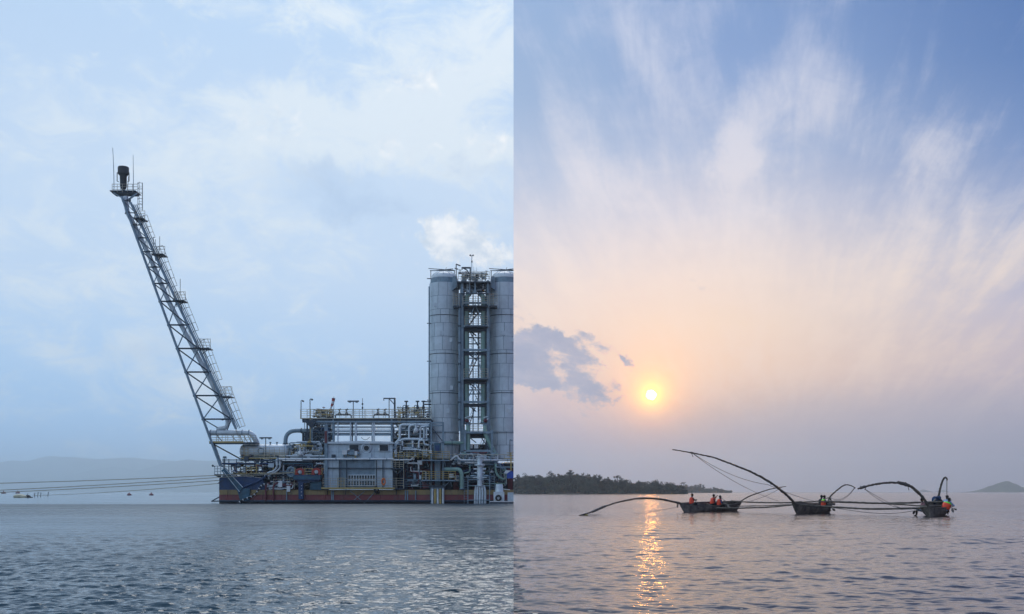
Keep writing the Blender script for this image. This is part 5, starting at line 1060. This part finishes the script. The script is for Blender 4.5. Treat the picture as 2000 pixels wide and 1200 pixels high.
def boat(label, tip0, foot0, tip1, foot1, beam, sheer, heel, n_thwart=3, blunt=0.0):
    """double ended plank boat: bow tip and foot, stern tip and foot, all world points"""
    t = thing('fishing_boat', label, 'boat', ((foot0.x+foot1.x)/2, (foot0.y+foot1.y)/2, 0), 'plank boats of the fishing trimaran'); n = 16
    ax = (tip1-tip0); ax.z = 0; ax.normalize(); side = Vector((ax.y, -ax.x, 0))
    if side.y > 0: side = -side                         # towards the eye
    def st(u):
        G = tip0.lerp(tip1, u)-Vector((0, 0, sheer*4*u*(1-u))); K = foot0.lerp(foot1, u); K.z = K.z*(1-4*u*(1-u))-.16
        w = beam/2*max(blunt, math.sin(math.pi*min(max(u, .0), 1)))**.62 if 0 < u < 1 else beam*.02
        return G, K, w
    prof = [(1.0, 1.0), (.93, .72), (.78, .42), (.52, .15), (.12, 0.0)]
    def pt(u, s, k, shrink=1.0):
        G, K, w = st(u); f, hh = prof[k]; hl = Vector((0, 0, -heel*s*w/(beam/2)*hh))
        return K.lerp(G, hh)+side*(s*w*f*shrink)+hl
    inner = MB()
    rings = [[pt(i/n, s, k, .95)+Vector((0, 0, .03 if k == 4 else 0)) for s, k in [(1, 0), (1, 1), (1, 2), (1, 3), (1, 4), (-1, 4), (-1, 3), (-1, 2), (-1, 1), (-1, 0)]] for i in range(n+1)]
    ids = [[inner.addv(p) for p in r_] for r_ in rings]
    for i in range(n):
        for j in range(9): inner.face((ids[i][j], ids[i+1][j], ids[i+1][j+1], ids[i][j+1]), True)
    inner.build('hull', M['wood'], t)
    for s in (1, -1):
        for k in range(4):
            mb = MB(); a = []
            for i in range(n+1):
                u = i/n; p, q = pt(u, s, k, 1.0), pt(u, s, k+1, 1.0+.02*(3-k)/3); off = side*(s*.02); lap = Vector((0, 0, .015))
                a.append([mb.addv(p-lap), mb.addv(q-lap*.5), mb.addv(q+off-lap*.5), mb.addv(p+off-lap)])
            for i in range(n):
                for j in range(4): mb.face((a[i][j], a[i+1][j], a[i+1][(j+1) % 4], a[i][(j+1) % 4]))
            mb.face(a[0]); mb.face(list(reversed(a[-1]))); mb.build('strake', M['wood'], t)
        MB().path([pt(i/n, s, 0)+Vector((0, 0, .01)) for i in range(n+1)], .042, 6).build('gunwale', M['pole'], t)
    for a, b in ((tip0, foot0), (tip1, foot1)):
        c = Vector((b.x, b.y, -.2)); MB().path(spline([a+Vector((0, 0, .10)), a.lerp(c, .5)+(a-c).cross(side).normalized()*0.0, c], 4), .075, 7).build('stem', M['wood'], t)
    for i in range(n_thwart):
        u = (i+1)/(n_thwart+1); MB().beam(pt(u, 1, 0, .97)-Vector((0, 0, .1)), pt(u, -1, 0, .97)-Vector((0, 0, .1)), .2, .035).build('thwart', M['pole'], t)
    t_st[t.name] = (st, pt, side, ax); return t
t_st = {}
def pole_path(pts, sub=7): return spline([W(*p) for p in pts], sub)
def taper(n, a, b): return [a+(b-a)*i/(n-1) for i in range(n)]
def boom_pole(t, pts, r0, r1, name='boom'):
    pp = pole_path(pts); rj = random.Random(len(pts)); rs = [x*rj.uniform(.84, 1.18) for x in taper(len(pp), r0, r1)]
    pp = [p+Vector((rj.gauss(0, .08), rj.gauss(0, .08), rj.gauss(0, .09)))*r for p, r in zip(pp, rs)]
    return MB().path(pp, rs, 8).build(name, M['pole'], t)
def lashing(t, p, q, r):
    for k in range(5): a = Vector(p).lerp(Vector(q), k/4.4); b = Vector(p).lerp(Vector(q), (k+.8)/4.4); MB().tube(a, b, r*(1+.12*(k % 2)), 8).build('lashing', M['twine'], t)
def rigging(label, pts, r=.016):
    t = thing('rigging_rope', label, 'rope', pts[0], 'rigging ropes of the trimaran'); MB().path(pts, r, 5).build('rope', M['twine'], t); return t

b1 = boat('left plank boat carrying three paddlers in orange life vests', W(1327, 984, 80), W(1341, 1001, 80), W(1449, 980, 86), W(1434, 998, 86), 1.15, .12, .15)
b2 = boat('middle plank boat under the tall curved boom reaching up left', W(1547, 983, 73), W(1560, 1004.5, 73.5), W(1624, 984.5, 78), W(1617, 1002, 78), 1.25, .14, .13, 3)
b3 = boat('right plank boat seen bow on, carrying paddlers and a red and green vest', W(1814, 991, 66), W(1818, 1009.5, 66), W(1837, 978, 73.5), W(1838, 1004, 73.5), 1.75, .16, .05, 2)
# booms
o = boom_pole(b1, [(1335, 985, 80.5), (1316, 980.5, 79.5), (1290, 975.5, 78), (1268, 973.6, 77), (1240, 974.8, 76), (1210, 980.5, 74.5), (1184, 988.5, 73), (1160, 998.5, 71), (1143, 1004, 69.5), (1131, 1007.3, 69)], .085, .045)
lashing(o, W(1182, 989, 72.9), W(1159, 999, 70.9), .085); MB().tube(W(1324, 984, 79.6), W(1323, 992, 79.6), .06, 6).build('loose_end', M['wood'], o); MB().ball(W(1144, 1006, 69.5), .16, .05, .05).build('scrap', M['scrap'], o); MB().tube(W(1139, 1005, 69.3), W(1138.5, 1010, 69.3), .025, 5).build('loose_end', M['twine'], o)
boom_pole(b1, [(1444, 981, 85.5), (1462, 970.5, 85), (1480, 963.5, 84), (1500, 957, 83), (1518, 953, 82), (1535, 950.5, 81)], .06, .025)
o = boom_pole(b2, [(1553, 985, 73.5), (1549, 980, 73), (1535, 966, 72.4), (1520, 954, 72), (1507, 944.5, 71.5), (1480, 928.5, 71), (1460, 919, 70.5), (1436, 909.5, 70), (1416, 902, 69.7), (1396, 894.5, 69.3), (1372, 889, 69), (1350, 884.6, 68.6), (1330, 881, 68.3), (1313.5, 878.5, 68)], .095, .035)
lashing(o, W(1354, 885.3, 68.7), W(1349, 884.3, 68.6), .06); MB().tube(W(1350.5, 885, 68.6), W(1353.5, 893, 68.6), .02, 5).build('loose_end', M['twine'], o)
boom_pole(b2, [(1618, 984, 77.4), (1620.5, 972, 77.5), (1630, 962, 77.6), (1638, 955.5, 77.6), (1646, 949.5, 77.5), (1654, 947.2, 77.4), (1663.5, 949.4, 77.2), (1670.5, 953.6, 77)], .07, .035)
o = boom_pole(b3, [(1815, 994, 66.2), (1811.5, 986, 66), (1802, 971.5, 66), (1792, 961.5, 66), (1782, 952.5, 66), (1772, 947, 66), (1761, 943.5, 66), (1740, 943, 65.8), (1725, 944, 65.6), (1711, 945.8, 65.4), (1699, 948.3, 65.2), (1690, 950.6, 65), (1676, 955, 64.8)], .10, .055)
lashing(o, W(1776, 949, 66), W(1755, 942.8, 66), .10); lashing(o, W(1690, 950.6, 65), W(1681, 953.5, 64.9), .085)
for a, b in (((1773, 948, 66), (1775, 958, 66)), ((1692, 951, 65), (1689, 957.5, 65)), ((1684, 953, 65), (1680, 949.5, 65))): MB().tube(W(*a), W(*b), .022, 5).build('loose_end', M['twine'], o)
boom_pole(b3, [(1832, 977, 73), (1833, 970, 73), (1836.7, 953, 73), (1839, 945, 73), (1841.7, 938, 73), (1845.8, 932.8, 73), (1849, 935, 73), (1850.2, 938.8, 73)], .085, .05)
for s in (-7, 6): MB().tube(W(1832.5, 970.5, 73), W(1832.5+s*1.3, 980, 73+.1*s), .07, 6).build('strut', M['wood'], b3)
MB().ball(W(1826, 977, 72.8), .24, .2, .28).path([W(1832, 971, 72.7), W(1827, 976, 72.7), W(1822, 981, 72.7)], [.06, .16, .1], 8).build('net_bundle', M['netting'], b3)
MB().ball(W(1830.5, 972, 72.6), .12, .1, .1).ball(W(1835, 973, 72.6), .12, .1, .16).build('lashing', M['netting'], b3)
for s in (-5, 5): MB().tube(W(1620.5, 972.5, 77.5), W(1620.5+s, 983, 77.5), .06, 6).build('strut', M['wood'], b2)
MB().beam(W(1612, 974, 77.3), W(1622, 972, 77.3), .07).build('strut', M['wood'], b2); MB().beam(W(1551, 980.5, 73), W(1566, 979.5, 73.5), .1, .04).build('plank', M['pole'], b2)
MB().box(*[c for p in (W(1622, 986, 77),) for c in (p.x-.2, p.x+.3, p.y-.2, p.y+.2, p.z-.05, p.z+.12)]).build('stern_block', M['wood'], b2); MB().beam(W(1429, 979, 85), W(1447, 980, 85.5), .3, .12).build('stern_block', M['wood'], b1)
# long poles that join the boats
def long_pole(label, pts, r0, r1):
    t = thing('long_pole', label, 'pole', W(*pts[0]), 'long poles joining the boats'); boom_pole(t, pts, r0, r1, 'shaft'); return t
long_pole('upper long pole from the left boat stern to the middle boat', [(1432, 979.5, 84), (1470, 981.5, 82), (1500, 982, 80), (1545, 982, 77), (1590, 980.5, 76), (1626, 981, 76)], .055, .05)
long_pole('lower long pole from the left boat to the middle boat', [(1400, 993, 80.8), (1440, 993, 80), (1470, 992, 79), (1500, 991, 78), (1525, 989, 76.5), (1552, 986, 75)], .06, .05)
long_pole('thin middle pole between the left and middle boats', [(1440, 989, 82), (1470, 988.5, 81), (1500, 988, 80), (1552, 985, 77)], .04, .035)
long_pole('upper long pole from the middle boat across the right boat', [(1612, 980, 75.5), (1660, 981.5, 75), (1705, 983, 73.5), (1753, 983, 72), (1800, 981.5, 71), (1848, 981, 70.5)], .075, .06)
long_pole('lower long pole from the middle boat to the right boat', [(1566, 986.5, 73), (1600, 988.5, 73), (1627, 990.5, 72), (1665, 992.8, 71), (1703, 994.3, 70), (1755, 994, 68.5), (1808, 992.3, 67)], .055, .075)
long_pole('short middle pole reaching into the right boat', [(1732, 984.5, 71), (1760, 985.7, 70), (1803, 988.6, 68), (1840, 988, 68.5)], .05, .055)
# ropes
rigging('upper rope from the tall boom tip to the middle boat', sag(W(1355, 887, 68.6), W(1500, 947, 73), .35, 14)+sag(W(1500, 947, 73), W(1592, 979.5, 76), .1, 8)[1:])
rigging('lower rope from the tall boom tip to the joining poles', sag(W(1355, 887.5, 68.6), W(1522, 979.5, 77), .35, 18))
rigging('rope from the left stern boom tip down to the poles', sag(W(1528, 951.5, 81.3), W(1462, 979.5, 82), .15, 10))
rigging('upper sagging rope below the small boom of the middle boat', sag(W(1669, 953, 77), W(1621, 972, 77.5), .45, 16)); rigging('lower sagging rope below the small boom of the middle boat', sag(W(1669.5, 953.5, 77), W(1628, 977, 77.3), .36, 16))
rigging('slack rope from the middle boat to its stern post', sag(W(1592, 977.5, 77), W(1615, 973.5, 77.3), .08, 8))
rigging('upper rope from the right boat boom tip to the lower pole', sag(W(1689, 955.5, 65), W(1760, 993, 68), .06, 12)); rigging('rope from the right boat boom tip to the middle pole', sag(W(1689, 955.5, 65), W(1802, 990, 67), .55, 14))
rigging('left hanging rope at the hooked boom of the right boat', [W(1849, 937, 73), W(1848.6, 960, 73), W(1847.5, 981, 73)], .012); rigging('right hanging rope at the hooked boom of the right boat', [W(1850, 938.5, 73), W(1849.8, 960, 73), W(1850.5, 978, 73)], .012)
rigging('slack rope sagging to the water between the middle and right boats', spline([W(1628, 992, 72), W(1660, 997, 71), W(1690, 1001, 70.5), W(1720, 1003, 70), W(1745, 1003, 69.5), W(1770, 1000.5, 69), W(1795, 996, 68)], 5), .018)
rigging('faint rope from the left boat bow low over the water', sag(W(1143, 1005, 69.5), W(1324, 990, 79), .25, 16), .012)

# ---- people
def eloft(pts, rad, side, n=12):
    mb = MB(); prev = None; pts = [Vector(p) for p in pts]
    for i, p in enumerate(pts):
        d = (pts[min(i+1, len(pts)-1)]-pts[max(i-1, 0)]).normalized(); a = (side-d*side.dot(d)).normalized(); b = d.cross(a)
        k = [mb.addv(p+a*(rad[i][0]*math.cos(2*math.pi*j/n))+b*(rad[i][1]*math.sin(2*math.pi*j/n))) for j in range(n)]
        if prev:
            for j in range(n): mb.face((prev[j], prev[(j+1) % n], k[(j+1) % n], k[j]), True)
        else: mb.face(list(reversed(k)))
        prev = k
    mb.face(prev); return mb
def elbow(S, T, up, fo, pref):
    d = T-S; L_ = min(d.length, (up+fo)*.985); T = S+d.normalized()*L_; a = (up*up-fo*fo+L_*L_)/(2*L_); h = math.sqrt(max(up*up-a*a, 1e-5))
    u = d.normalized(); w = pref-u*pref.dot(u); w = w.normalized() if w.length > 1e-4 else u.orthogonal().normalized()
    return S+u*a+w*h, T
def person(label, pel, face, lean, hl, hr, shirt, vest=True, lime=False, shorts='cloth_dark', group=None, side_lean=Vector(), bulk=1.0):
    """seated paddler: one skinned body, clothes and hair as children. hl / hr: the two hand targets"""
    t = thing('person', label, 'person', pel, group); f = Vector((math.sin(face), math.cos(face), 0)); rt = Vector((f.y, -f.x, 0)); up = (Vector((0, 0, 1))+f*lean+side_lean).normalized()
    Cst, Nk = pel+up*.36, pel+up*.52; hd = Nk+(up*.7+Vector((0, 0, .3)))*.17+f*.03
    V = []; E = []; Rr = []
    def v(p, r, par=None):
        V.append(tuple(Vector(p)-pel)); Rr.append(r)
        if par is not None: E.append((par, len(V)-1))
        return len(V)-1
    a0 = v(pel, .135); a1 = v(pel+up*.18, .125, a0); a2 = v(Cst, .145, a1); a3 = v(Nk, .062, a2); a4 = v(Nk.lerp(hd, .5), .052, a3); a5 = v(hd-Vector((0, 0, .035)), .082, a4); a6 = v(hd+Vector((0, 0, .05)), .095, a5); v(hd+Vector((0, 0, .11)), .05, a6); v(hd+f*.105-Vector((0, 0, .01)), .018, a5)
    for s in (-1, 1): v(hd+rt*(s*.10), .016, a5)
    arms = []
    for s, T in ((-1, hl), (1, hr)):
        S = Cst+up*.10+rt*(s*.19); Eb, Tt = elbow(S, Vector(T), .29, .27, Vector((0, 0, -1))+rt*(s*.5)-f*.2)
        b = v(S, .062, a2); c = v(Eb, .043, b); d = v(Tt, .030, c); dr = (Tt-Eb).normalized(); pm = v(Tt+dr*.05, .038, d); q_ = dr.orthogonal().normalized(); w = dr.cross(q_)
        for i, (o_, ln) in enumerate(((-.030, .060), (-.010, .072), (.010, .068), (.030, .052))):
            k1 = v(Tt+dr*.085+q_*o_, .0095, pm); k2 = v(Tt+dr*(.085+ln*.5)+q_*o_+w*.022, .0085, k1); v(Tt+dr*(.085+ln*.35)+q_*o_+w*.05, .0075, k2)
        k1 = v(Tt+dr*.045+q_*.05+w*.015, .011, pm); v(Tt+dr*.075+q_*.052+w*.045, .009, k1); arms.append((S, Eb, Tt))
    legs = []
    for s in (-1, 1):
        hip = pel+rt*(s*.10); kn = hip+f*.40+rt*(s*.05)+Vector((0, 0, .04)); an = kn+Vector((0, 0, -.36))+f*.02
        b = v(hip, .092, a0); c = v(kn, .062, b); d = v(an, .042, c); v(an+f*.15-Vector((0, 0, .03)), .036, d); legs.append((hip, kn, an))
    me = bpy.data.meshes.new('body'); me.from_pydata(V, E, []); me.materials.append(M['skin']); o = bpy.data.objects.new('body', me); COL.objects.link(o); o.parent = t
    sk = o.modifiers.new('skin', 'SKIN'); sk.use_smooth_shade = True; lay = me.skin_vertices[0] if len(me.skin_vertices) else None
    if lay is None:
        bpy.context.view_layer.objects.active = o; bpy.ops.mesh.customdata_skin_add(); lay = me.skin_vertices[0]
    for i, r in enumerate(Rr): lay.data[i].radius = (r, r)
    lay.data[0].use_root = True; sb = o.modifiers.new('smooth', 'SUBSURF'); sb.levels = 1; sb.render_levels = 1
    MB().ball(hd+Vector((0, 0, .055))-f*.012, .108, .108, .098, 12, 8).build('hair', M['hair'], t)
    for s in (-1, 1): MB().ball(hd+f*.088+rt*(s*.035)+Vector((0, 0, .015)), .012, .012, .009, 6, 5).build('eye', M['cream'], t)
    sh = eloft([pel-up*.02, pel+up*.12, Cst, Cst+up*.11, Nk+up*.01], [(.165, .14), (.165, .135), (.19, .15), (.18, .12), (.075, .075)], rt).build('shirt', M[shirt], t)
    for S, Eb, Tt in arms: MB().path([S-up*.01, S.lerp(Eb, .5), Eb, Eb.lerp(Tt, .45)], [.078, .066, .056, .048], 10).build('sleeve', M[shirt], sh)
    if vest:
        vs = eloft([pel+up*.03, pel+up*.15, Cst, Cst+up*(.05 if lime else .12), Cst+up*(.055 if lime else .16)], [(x*bulk, y*bulk) for x, y in ((.195, .175), (.20, .18), (.215, .185), (.20, .165), (.17, .12))], rt).build('life_vest', M['vest'], t)
        if lime: eloft([Cst+up*.048, Cst+up*.11, Cst+up*.165], [(.208*bulk, .172*bulk), (.192*bulk, .15*bulk), (.10, .095)], rt).build('lime_yoke', M['lime'], vs)
    for hip, kn, an in legs: MB().path([hip-f*.04, hip.lerp(kn, .5), kn+f*.01], [.115, .10, .085], 10).build('shorts_leg', M[shorts], t)
    eloft([pel-up*.10, pel, pel+up*.08], [(.15, .14), (.185, .165), (.17, .15)], rt).build('shorts_seat', M[shorts], t)
    return t
def paddle(label, a, b, blade=.42, wd=.085):
    a, b = Vector(a), Vector(b); t = thing('paddle', label, 'paddle', a, 'paddles in the boats'); u = (b-a).normalized(); MB().tube(a, b, .018, 6).build('shaft', M['wood'], t)
    sd = u.cross(Vector((0, 1, .2))).normalized(); eloft([b-u*.02, b+u*blade*.25, b+u*blade*.65, b+u*blade], [(.02, .02), (wd*.8, .016), (wd, .014), (wd*.35, .01)], sd).build('blade', M['wood'], t); return t
G1 = 'paddlers in the left boat'; G3 = 'paddlers in the right boat'
person('lone paddler near the left boat bow in red vest, arm held out', W(1350.5, 984.8, 81), R(80), .06, W(1361, 976.5, 80.6), W(1359.5, 978.5, 81.3), 'shirt_dark', group=G1)
person('paddler with raised red sleeve, middle one of the left boat', W(1390.5, 985.2, 83.2), R(75), .22, W(1399.5, 969.5, 83), W(1396.5, 978, 83.2), 'shirt_red', group=G1)
person('paddler in navy sleeves gripping a long paddle, rightmost in the left boat', W(1404, 987.8, 83), R(70), .16, W(1408, 970.5, 83), W(1414, 979.5, 82.8), 'shirt_navy', group=G1)
paddle('short paddle held by the lone paddler near the left boat bow', W(1361.5, 976, 80.5), W(1354, 984.5, 80.3)); paddle('paddle held up by the middle paddler of the left boat', W(1399.5, 969, 83), W(1395, 986, 83.2)); paddle('long dark paddle slanting down right in the left boat', W(1407.5, 970, 82.9), W(1419, 984.5, 82.2), .5)
person('crouching paddler with lime and red vest in the stern of the middle boat', W(1608, 989.0, 76.6), R(80), .1, W(1616, 988, 76.5), W(1618, 990, 76.8), 'shirt_dark', True, True, group='paddlers in the middle boat')
person('dark haired paddler hidden behind the pole in the middle boat', W(1602.5, 988.5, 77.6), R(60), .15, W(1608, 978, 77.4), W(1610, 984, 77.6), 'shirt_dark', False, group='paddlers in the middle boat')
paddle('dark paddle over the stern of the middle boat', W(1618, 988, 76.4), W(1625.5, 993.5, 76.0), .36, .10)
person('paddler leaning out right in a red vest with lime yoke', W(1846, 995, 68.4), R(25), .05, W(1846, 985, 69.0), W(1858.5, 989, 68.2), 'shirt_sky', True, True, 'cloth_grey', G3, Vector((.46, 0, 0)), 1.35)
person('paddler in a pale blue shirt behind the red vest in the right boat', W(1847, 991, 70.3), R(30), .05, W(1855, 978, 70), W(1853, 984, 70), 'shirt_sky', False, False, 'cloth_dark', G3, Vector((.16, 0, 0)))
person('paddler in a patterned shirt at the left side of the right boat', W(1803, 997, 68.6), R(-60), .1, W(1796, 994, 68.3), W(1795, 993, 68.8), 'shirt_print', False, False, 'cloth_grey', G3, Vector((.02, 0, 0)))
paddle('paddle with broad blade left of the right boat', W(1796, 993.5, 68.3), W(1787.5, 999.5, 67.8), .42, .12); paddle('dark paddle hanging beside the red and lime vest', W(1857.5, 985, 68.1), W(1859.5, 993, 67.9), .36, .095); paddle('pale paddle sticking out right of the right boat', W(1856, 991.5, 69.3), W(1863, 994, 69), .28, .06)

# ------------------------------------------------------------------ wooded headland behind the boats
leafm = mat('dark_foliage', (.020, .034, .022), .8, .0, .5, scale=.35, spec=.2, tint=.25); leaf2 = mat('far_foliage', (.026, .038, .026), .8, .0, .5, scale=.3, spec=.2, tint=.2)
bark = mat('bark', (.05, .042, .035), .9, .0, .3); earth = mat('headland_earth', (.035, .032, .024), .95, .0, .4, scale=.2)
def leaf_mesh(name, kind, seed):
    """unit tree, one metre tall: trunk with limbs, and a crown of leaf clumps"""
    r_ = random.Random(seed); tr = MB(); cr = MB(); cl = []
    if kind == 'round':
        tr.path([(0, 0, -.05), (.01, 0, .3), (.0, .01, .6)], [.035, .026, .014], 6); c0, rx, rz, n = .60, .40, .38, 16
    elif kind == 'tall':
        tr.path([(0, 0, -.05), (.01, 0, .5), (0, .01, .92)], [.026, .018, .006], 6); c0, rx, rz, n = .60, .19, .40, 15
    elif kind == 'umbrella':
        tr.path([(0, 0, -.05), (.015, 0, .4), (.0, .01, .82)], [.022, .016, .008], 6); c0, rx, rz, n = .86, .24, .13, 9
    else:
        tr.path([(0, 0, -.1), (.0, 0, .4)], [.06, .03], 6); c0, rx, rz, n = .46, .62, .46, 16
    for i in range(n):
        while True:
            p = Vector((r_.uniform(-1, 1), r_.uniform(-1, 1), r_.uniform(-1, 1)))
            if p.length < 1: break
        c = Vector((p.x*rx, p.y*rx, c0+p.z*rz))
        if kind == 'tall': c.x *= 1.25-.75*c.z; c.y *= 1.25-.75*c.z
        cl.append(c); z0 = max(.12, c.z*.55); tr.path([(0, 0, z0), c*.5+Vector((0, 0, z0*.5)), c], [.012, .008, .004], 4)
        cs = (rx*.55+rz*.2)*r_.uniform(.40, .62)
        for j in range(17):
            while True:
                q_ = Vector((r_.uniform(-1, 1), r_.uniform(-1, 1), r_.uniform(-.8, .8)))
                if q_.length < 1: break
            m_ = c+q_*cs; a = Vector((r_.gauss(0, 1), r_.gauss(0, 1), r_.gauss(0, .6))).normalized(); b = a.orthogonal().normalized()*cs*r_.uniform(.26, .46); a = a*cs*r_.uniform(.26, .46)
            cr.face([cr.addv(m_-a), cr.addv(m_+b), cr.addv(m_+a), cr.addv(m_-b)])
    def mk(nm, mb, mt):
        me = bpy.data.meshes.new(nm); me.from_pydata(mb.v, [], mb.f); me.materials.append(mt); return me
    return mk('crown', cr, leafm), mk('trunk', tr, bark)
KIND = {k: [leaf_mesh(k, k, 10*i+j) for j in range(4)] for i, k in enumerate(('round', 'tall', 'umbrella', 'bush'))}
def tree(kind, p, h, label, group, wide=1.0):
    t = thing({'round': 'broadleaf_tree', 'tall': 'slender_tree', 'umbrella': 'umbrella_tree', 'bush': 'shore_tree'}[kind], label, 'tree', p, group); t.rotation_euler = (0, 0, rng.uniform(0, 6.28)); t.scale = (h*wide, h*wide, h)
    cm, tm = rng.choice(KIND[kind])
    for nm, me in (('trunk', tm), ('crown', cm)): c = bpy.data.objects.new(nm, me); COL.objects.link(c); c.parent = t
    return t
def land(name, pts, D, depth, mt):
    n = 120; px = np.linspace(pts[0][0], pts[-1][0], n); py = np.interp(px, [p[0] for p in pts], [p[1] for p in pts]); X = (px-CX)*D/FPX; Hh = np.maximum(.1, (HY-py)*(D+depth*.5)/FPX+CH)
    prof = [(0, -.3), (.02, .08), (.2, .45), (.5, 1), (.8, .5), (1, -.3)]; V = []
    for s_, h in prof: V.append(np.stack([X, D+depth*s_+3*np.sin(X*.13)+0*X, np.where(h < 0, h, Hh*h)], -1))
    V = np.concatenate(V, 0); m_ = len(prof); idx = np.arange(n*m_).reshape(m_, n); F = np.stack([idx[:-1, :-1], idx[:-1, 1:], idx[1:, 1:], idx[1:, :-1]], -1).reshape(-1, 4)
    me = bpy.data.meshes.new(name); me.from_pydata(V.tolist(), [], F.tolist()); me.polygons.foreach_set('use_smooth', [True]*len(F)); me.materials.append(mt); o = bpy.data.objects.new(name, me); COL.objects.link(o); o['kind'] = 'structure'
    def zat(x, y):
        k = np.interp(x*FPX/D+CX, px, Hh); return float(np.interp((y-D-3*math.sin(x*.13))/depth, [p[0] for p in prof], [max(p[1], 0) for p in prof])*k)
    return zat
TOP = [(1003, 934), (1016, 932), (1040, 930), (1055, 931), (1072, 931), (1090, 930), (1105, 929), (1125, 930), (1140, 930), (1155, 931), (1168, 934), (1182, 936), (1195, 938), (1212, 939), (1228, 943), (1245, 943.5), (1265, 944), (1285, 944), (1300, 946), (1315, 949), (1330, 952.5), (1343, 958)]
DH, DEP = 700.0, 110.0
zat = land('headland', [(x, min(962, y+12)) for x, y in TOP]+[(1346, 962)], DH, DEP, earth)
def at(px, D): return (px-CX)*D/FPX
px = 1006.0
while px < 1338:                                   # the ridge line
    D = DH+DEP*rng.uniform(.42, .6); x = at(px, D); zt = CH+(HY-np.interp(px, [p[0] for p in TOP], [p[1] for p in TOP])-rng.uniform(-6.5, 2.5))*D/FPX; z = zat(x, D); h = max(3.0, zt-z)
    k = rng.choice(('round', 'round', 'tall', 'round')); tree(k, (x, D, z-.4), h+.4, {'round': 'dark broadleaf tree on the crest of the wooded headland', 'tall': 'slender dark tree on the crest of the wooded headland'}[k], 'trees on the headland crest', rng.uniform(.9, 1.25)); px += rng.uniform(3.0, 6.0)
for frac0, frac1, step, hh, kinds, lab in ((.22, .4, 6.5, (5, 8.5), ('round', 'round', 'bush'), 'tree on the middle slope of the wooded headland'), (.03, .16, 6.0, (3.0, 5.6), ('bush', 'bush', 'round'), 'low tree crowding the shore of the wooded headland')):
    px = 1008.0
    while px < 1340:
        D = DH+DEP*rng.uniform(frac0, frac1); x = at(px, D); z = zat(x, D); lim = max(1.6, CH+(HY-np.interp(px, [p[0] for p in TOP], [p[1] for p in TOP])-3)*D/FPX-z); tree(rng.choice(kinds), (x, D, z-.3), min(lim, rng.uniform(*hh)), 'dark green '+lab, lab.replace('tree ', 'trees ').replace('low ', ''), rng.uniform(.9, 1.2)); px += rng.uniform(.7, 1.4)*step
for px, py, k, lab, wd in ((1113, 919, 'tall', 'tallest dark tree standing up from the headland crest', 1.5), (1076, 920.5, 'tall', 'tall pointed tree left of the tallest on the headland', 1.3), (1091, 924, 'tall', 'pointed tree just left of the tallest on the headland', 1.1), (1013, 929, 'tall', 'pointed tree at the left edge of the wooded headland', 1.0), (1038, 927, 'round', 'rounded tall tree on the left part of the headland crest', .8), (1206, 929.5, 'umbrella', 'lone round headed tree on a bare trunk above the headland', 1.15), (1171, 929, 'umbrella', 'flat headed tree right of the headland top', 1.0), (1188, 931, 'tall', 'slim tree between two flat headed trees on the headland', .9), (1218, 933.5, 'round', 'broad dark crown right of the lone round headed tree', 1.0), (1147, 926.5, 'umbrella', 'flat topped tree on the headland top', 1.3), (1248, 939, 'tall', 'small pointed tree where the headland dips', 1.0), (1283, 938, 'round', 'pale rounded tree on the right part of the headland', .9), (1120, 928, 'round', 'wide crown beside the tallest headland tree', 1.3)):
    D = DH+DEP*.46; x = at(px, D); z = zat(x, D); tree(k, (x, D, z-.4), CH+(HY-py)*D/FPX-z+.4, lab, 'tall trees standing out of the headland', wd)
# the farther, hazier point behind it
TOP2 = [(1290, 949), (1310, 946.5), (1345, 947.5), (1358, 949), (1366, 949), (1372, 950.5), (1378, 957), (1386, 955), (1394, 951.5), (1402, 952), (1412, 955), (1422, 957.5), (1431, 961.2)]
DH2 = 1500.0; zat2 = land('far_headland', [(x, min(961.5, y+5)) for x, y in TOP2], DH2, 120, earth); px = 1296.0
while px < 1429:
    D = DH2+120*rng.choice((.1, .25, .45, .5)); x = at(px, D); z = zat2(x, D); zt = CH+(HY-np.interp(px, [p[0] for p in TOP2], [p[1] for p in TOP2])-rng.uniform(-2.0, 1.2))*D/FPX
    k = rng.choice(('round', 'bush')); tree(k, (x, D, z-.4), max(3, (zt-z))*rng.uniform(.75, 1.0), 'hazy tree on the low far point behind the headland', 'trees on the far point', rng.uniform(.9, 1.2)); px += rng.uniform(1.4, 2.6)
for px, py, lab in ((1331, 942.5, 'left one of two slim high trees on the far point'), (1336, 941.5, 'right one of two slim high trees on the far point'), (1358, 945.5, 'leftmost of four slim trees on the far point'), (1363.5, 946, 'second of four slim trees on the far point'), (1368, 944.5, 'third of four slim trees on the far point'), (1373.5, 946, 'leaning slim tree at the end of the far point row')):
    D = DH2+60; x = at(px, D); z = zat2(x, D); tree('umbrella' if px < 1340 else 'tall', (x, D, z-.4), CH+(HY-py)*D/FPX-z, lab, 'slim trees on the far point', 1.4)
# undergrowth that nobody could count
ug = MB(); r_ = random.Random(8)
for i in range(5200):
    far = i > 4000; px = r_.uniform(1004.5, 1342) if not far else r_.uniform(1296, 1429); u = r_.uniform(.01, .55); D = (DH2+120*u) if far else (DH+DEP*u); x = at(px, D); z = (zat2 if far else zat)(x, D); s_ = r_.uniform(.6, 1.5)*(1.5 if far else 1); c = Vector((x, D, z+r_.uniform(0, 1.6)))
    a = Vector((r_.gauss(0, 1), r_.gauss(0, 1), r_.gauss(0, 1))).normalized(); b = a.orthogonal().normalized()*s_; a = a*s_; ug.face([ug.addv(c-a), ug.addv(c+b), ug.addv(c+a), ug.addv(c-b)])
o = ug.build('undergrowth', leafm); o['kind'] = 'stuff'
for o in list(COL.objects):                         # nothing of the dusk half reaches over the dividing line
    if o.name.startswith('undergrowth'): pass
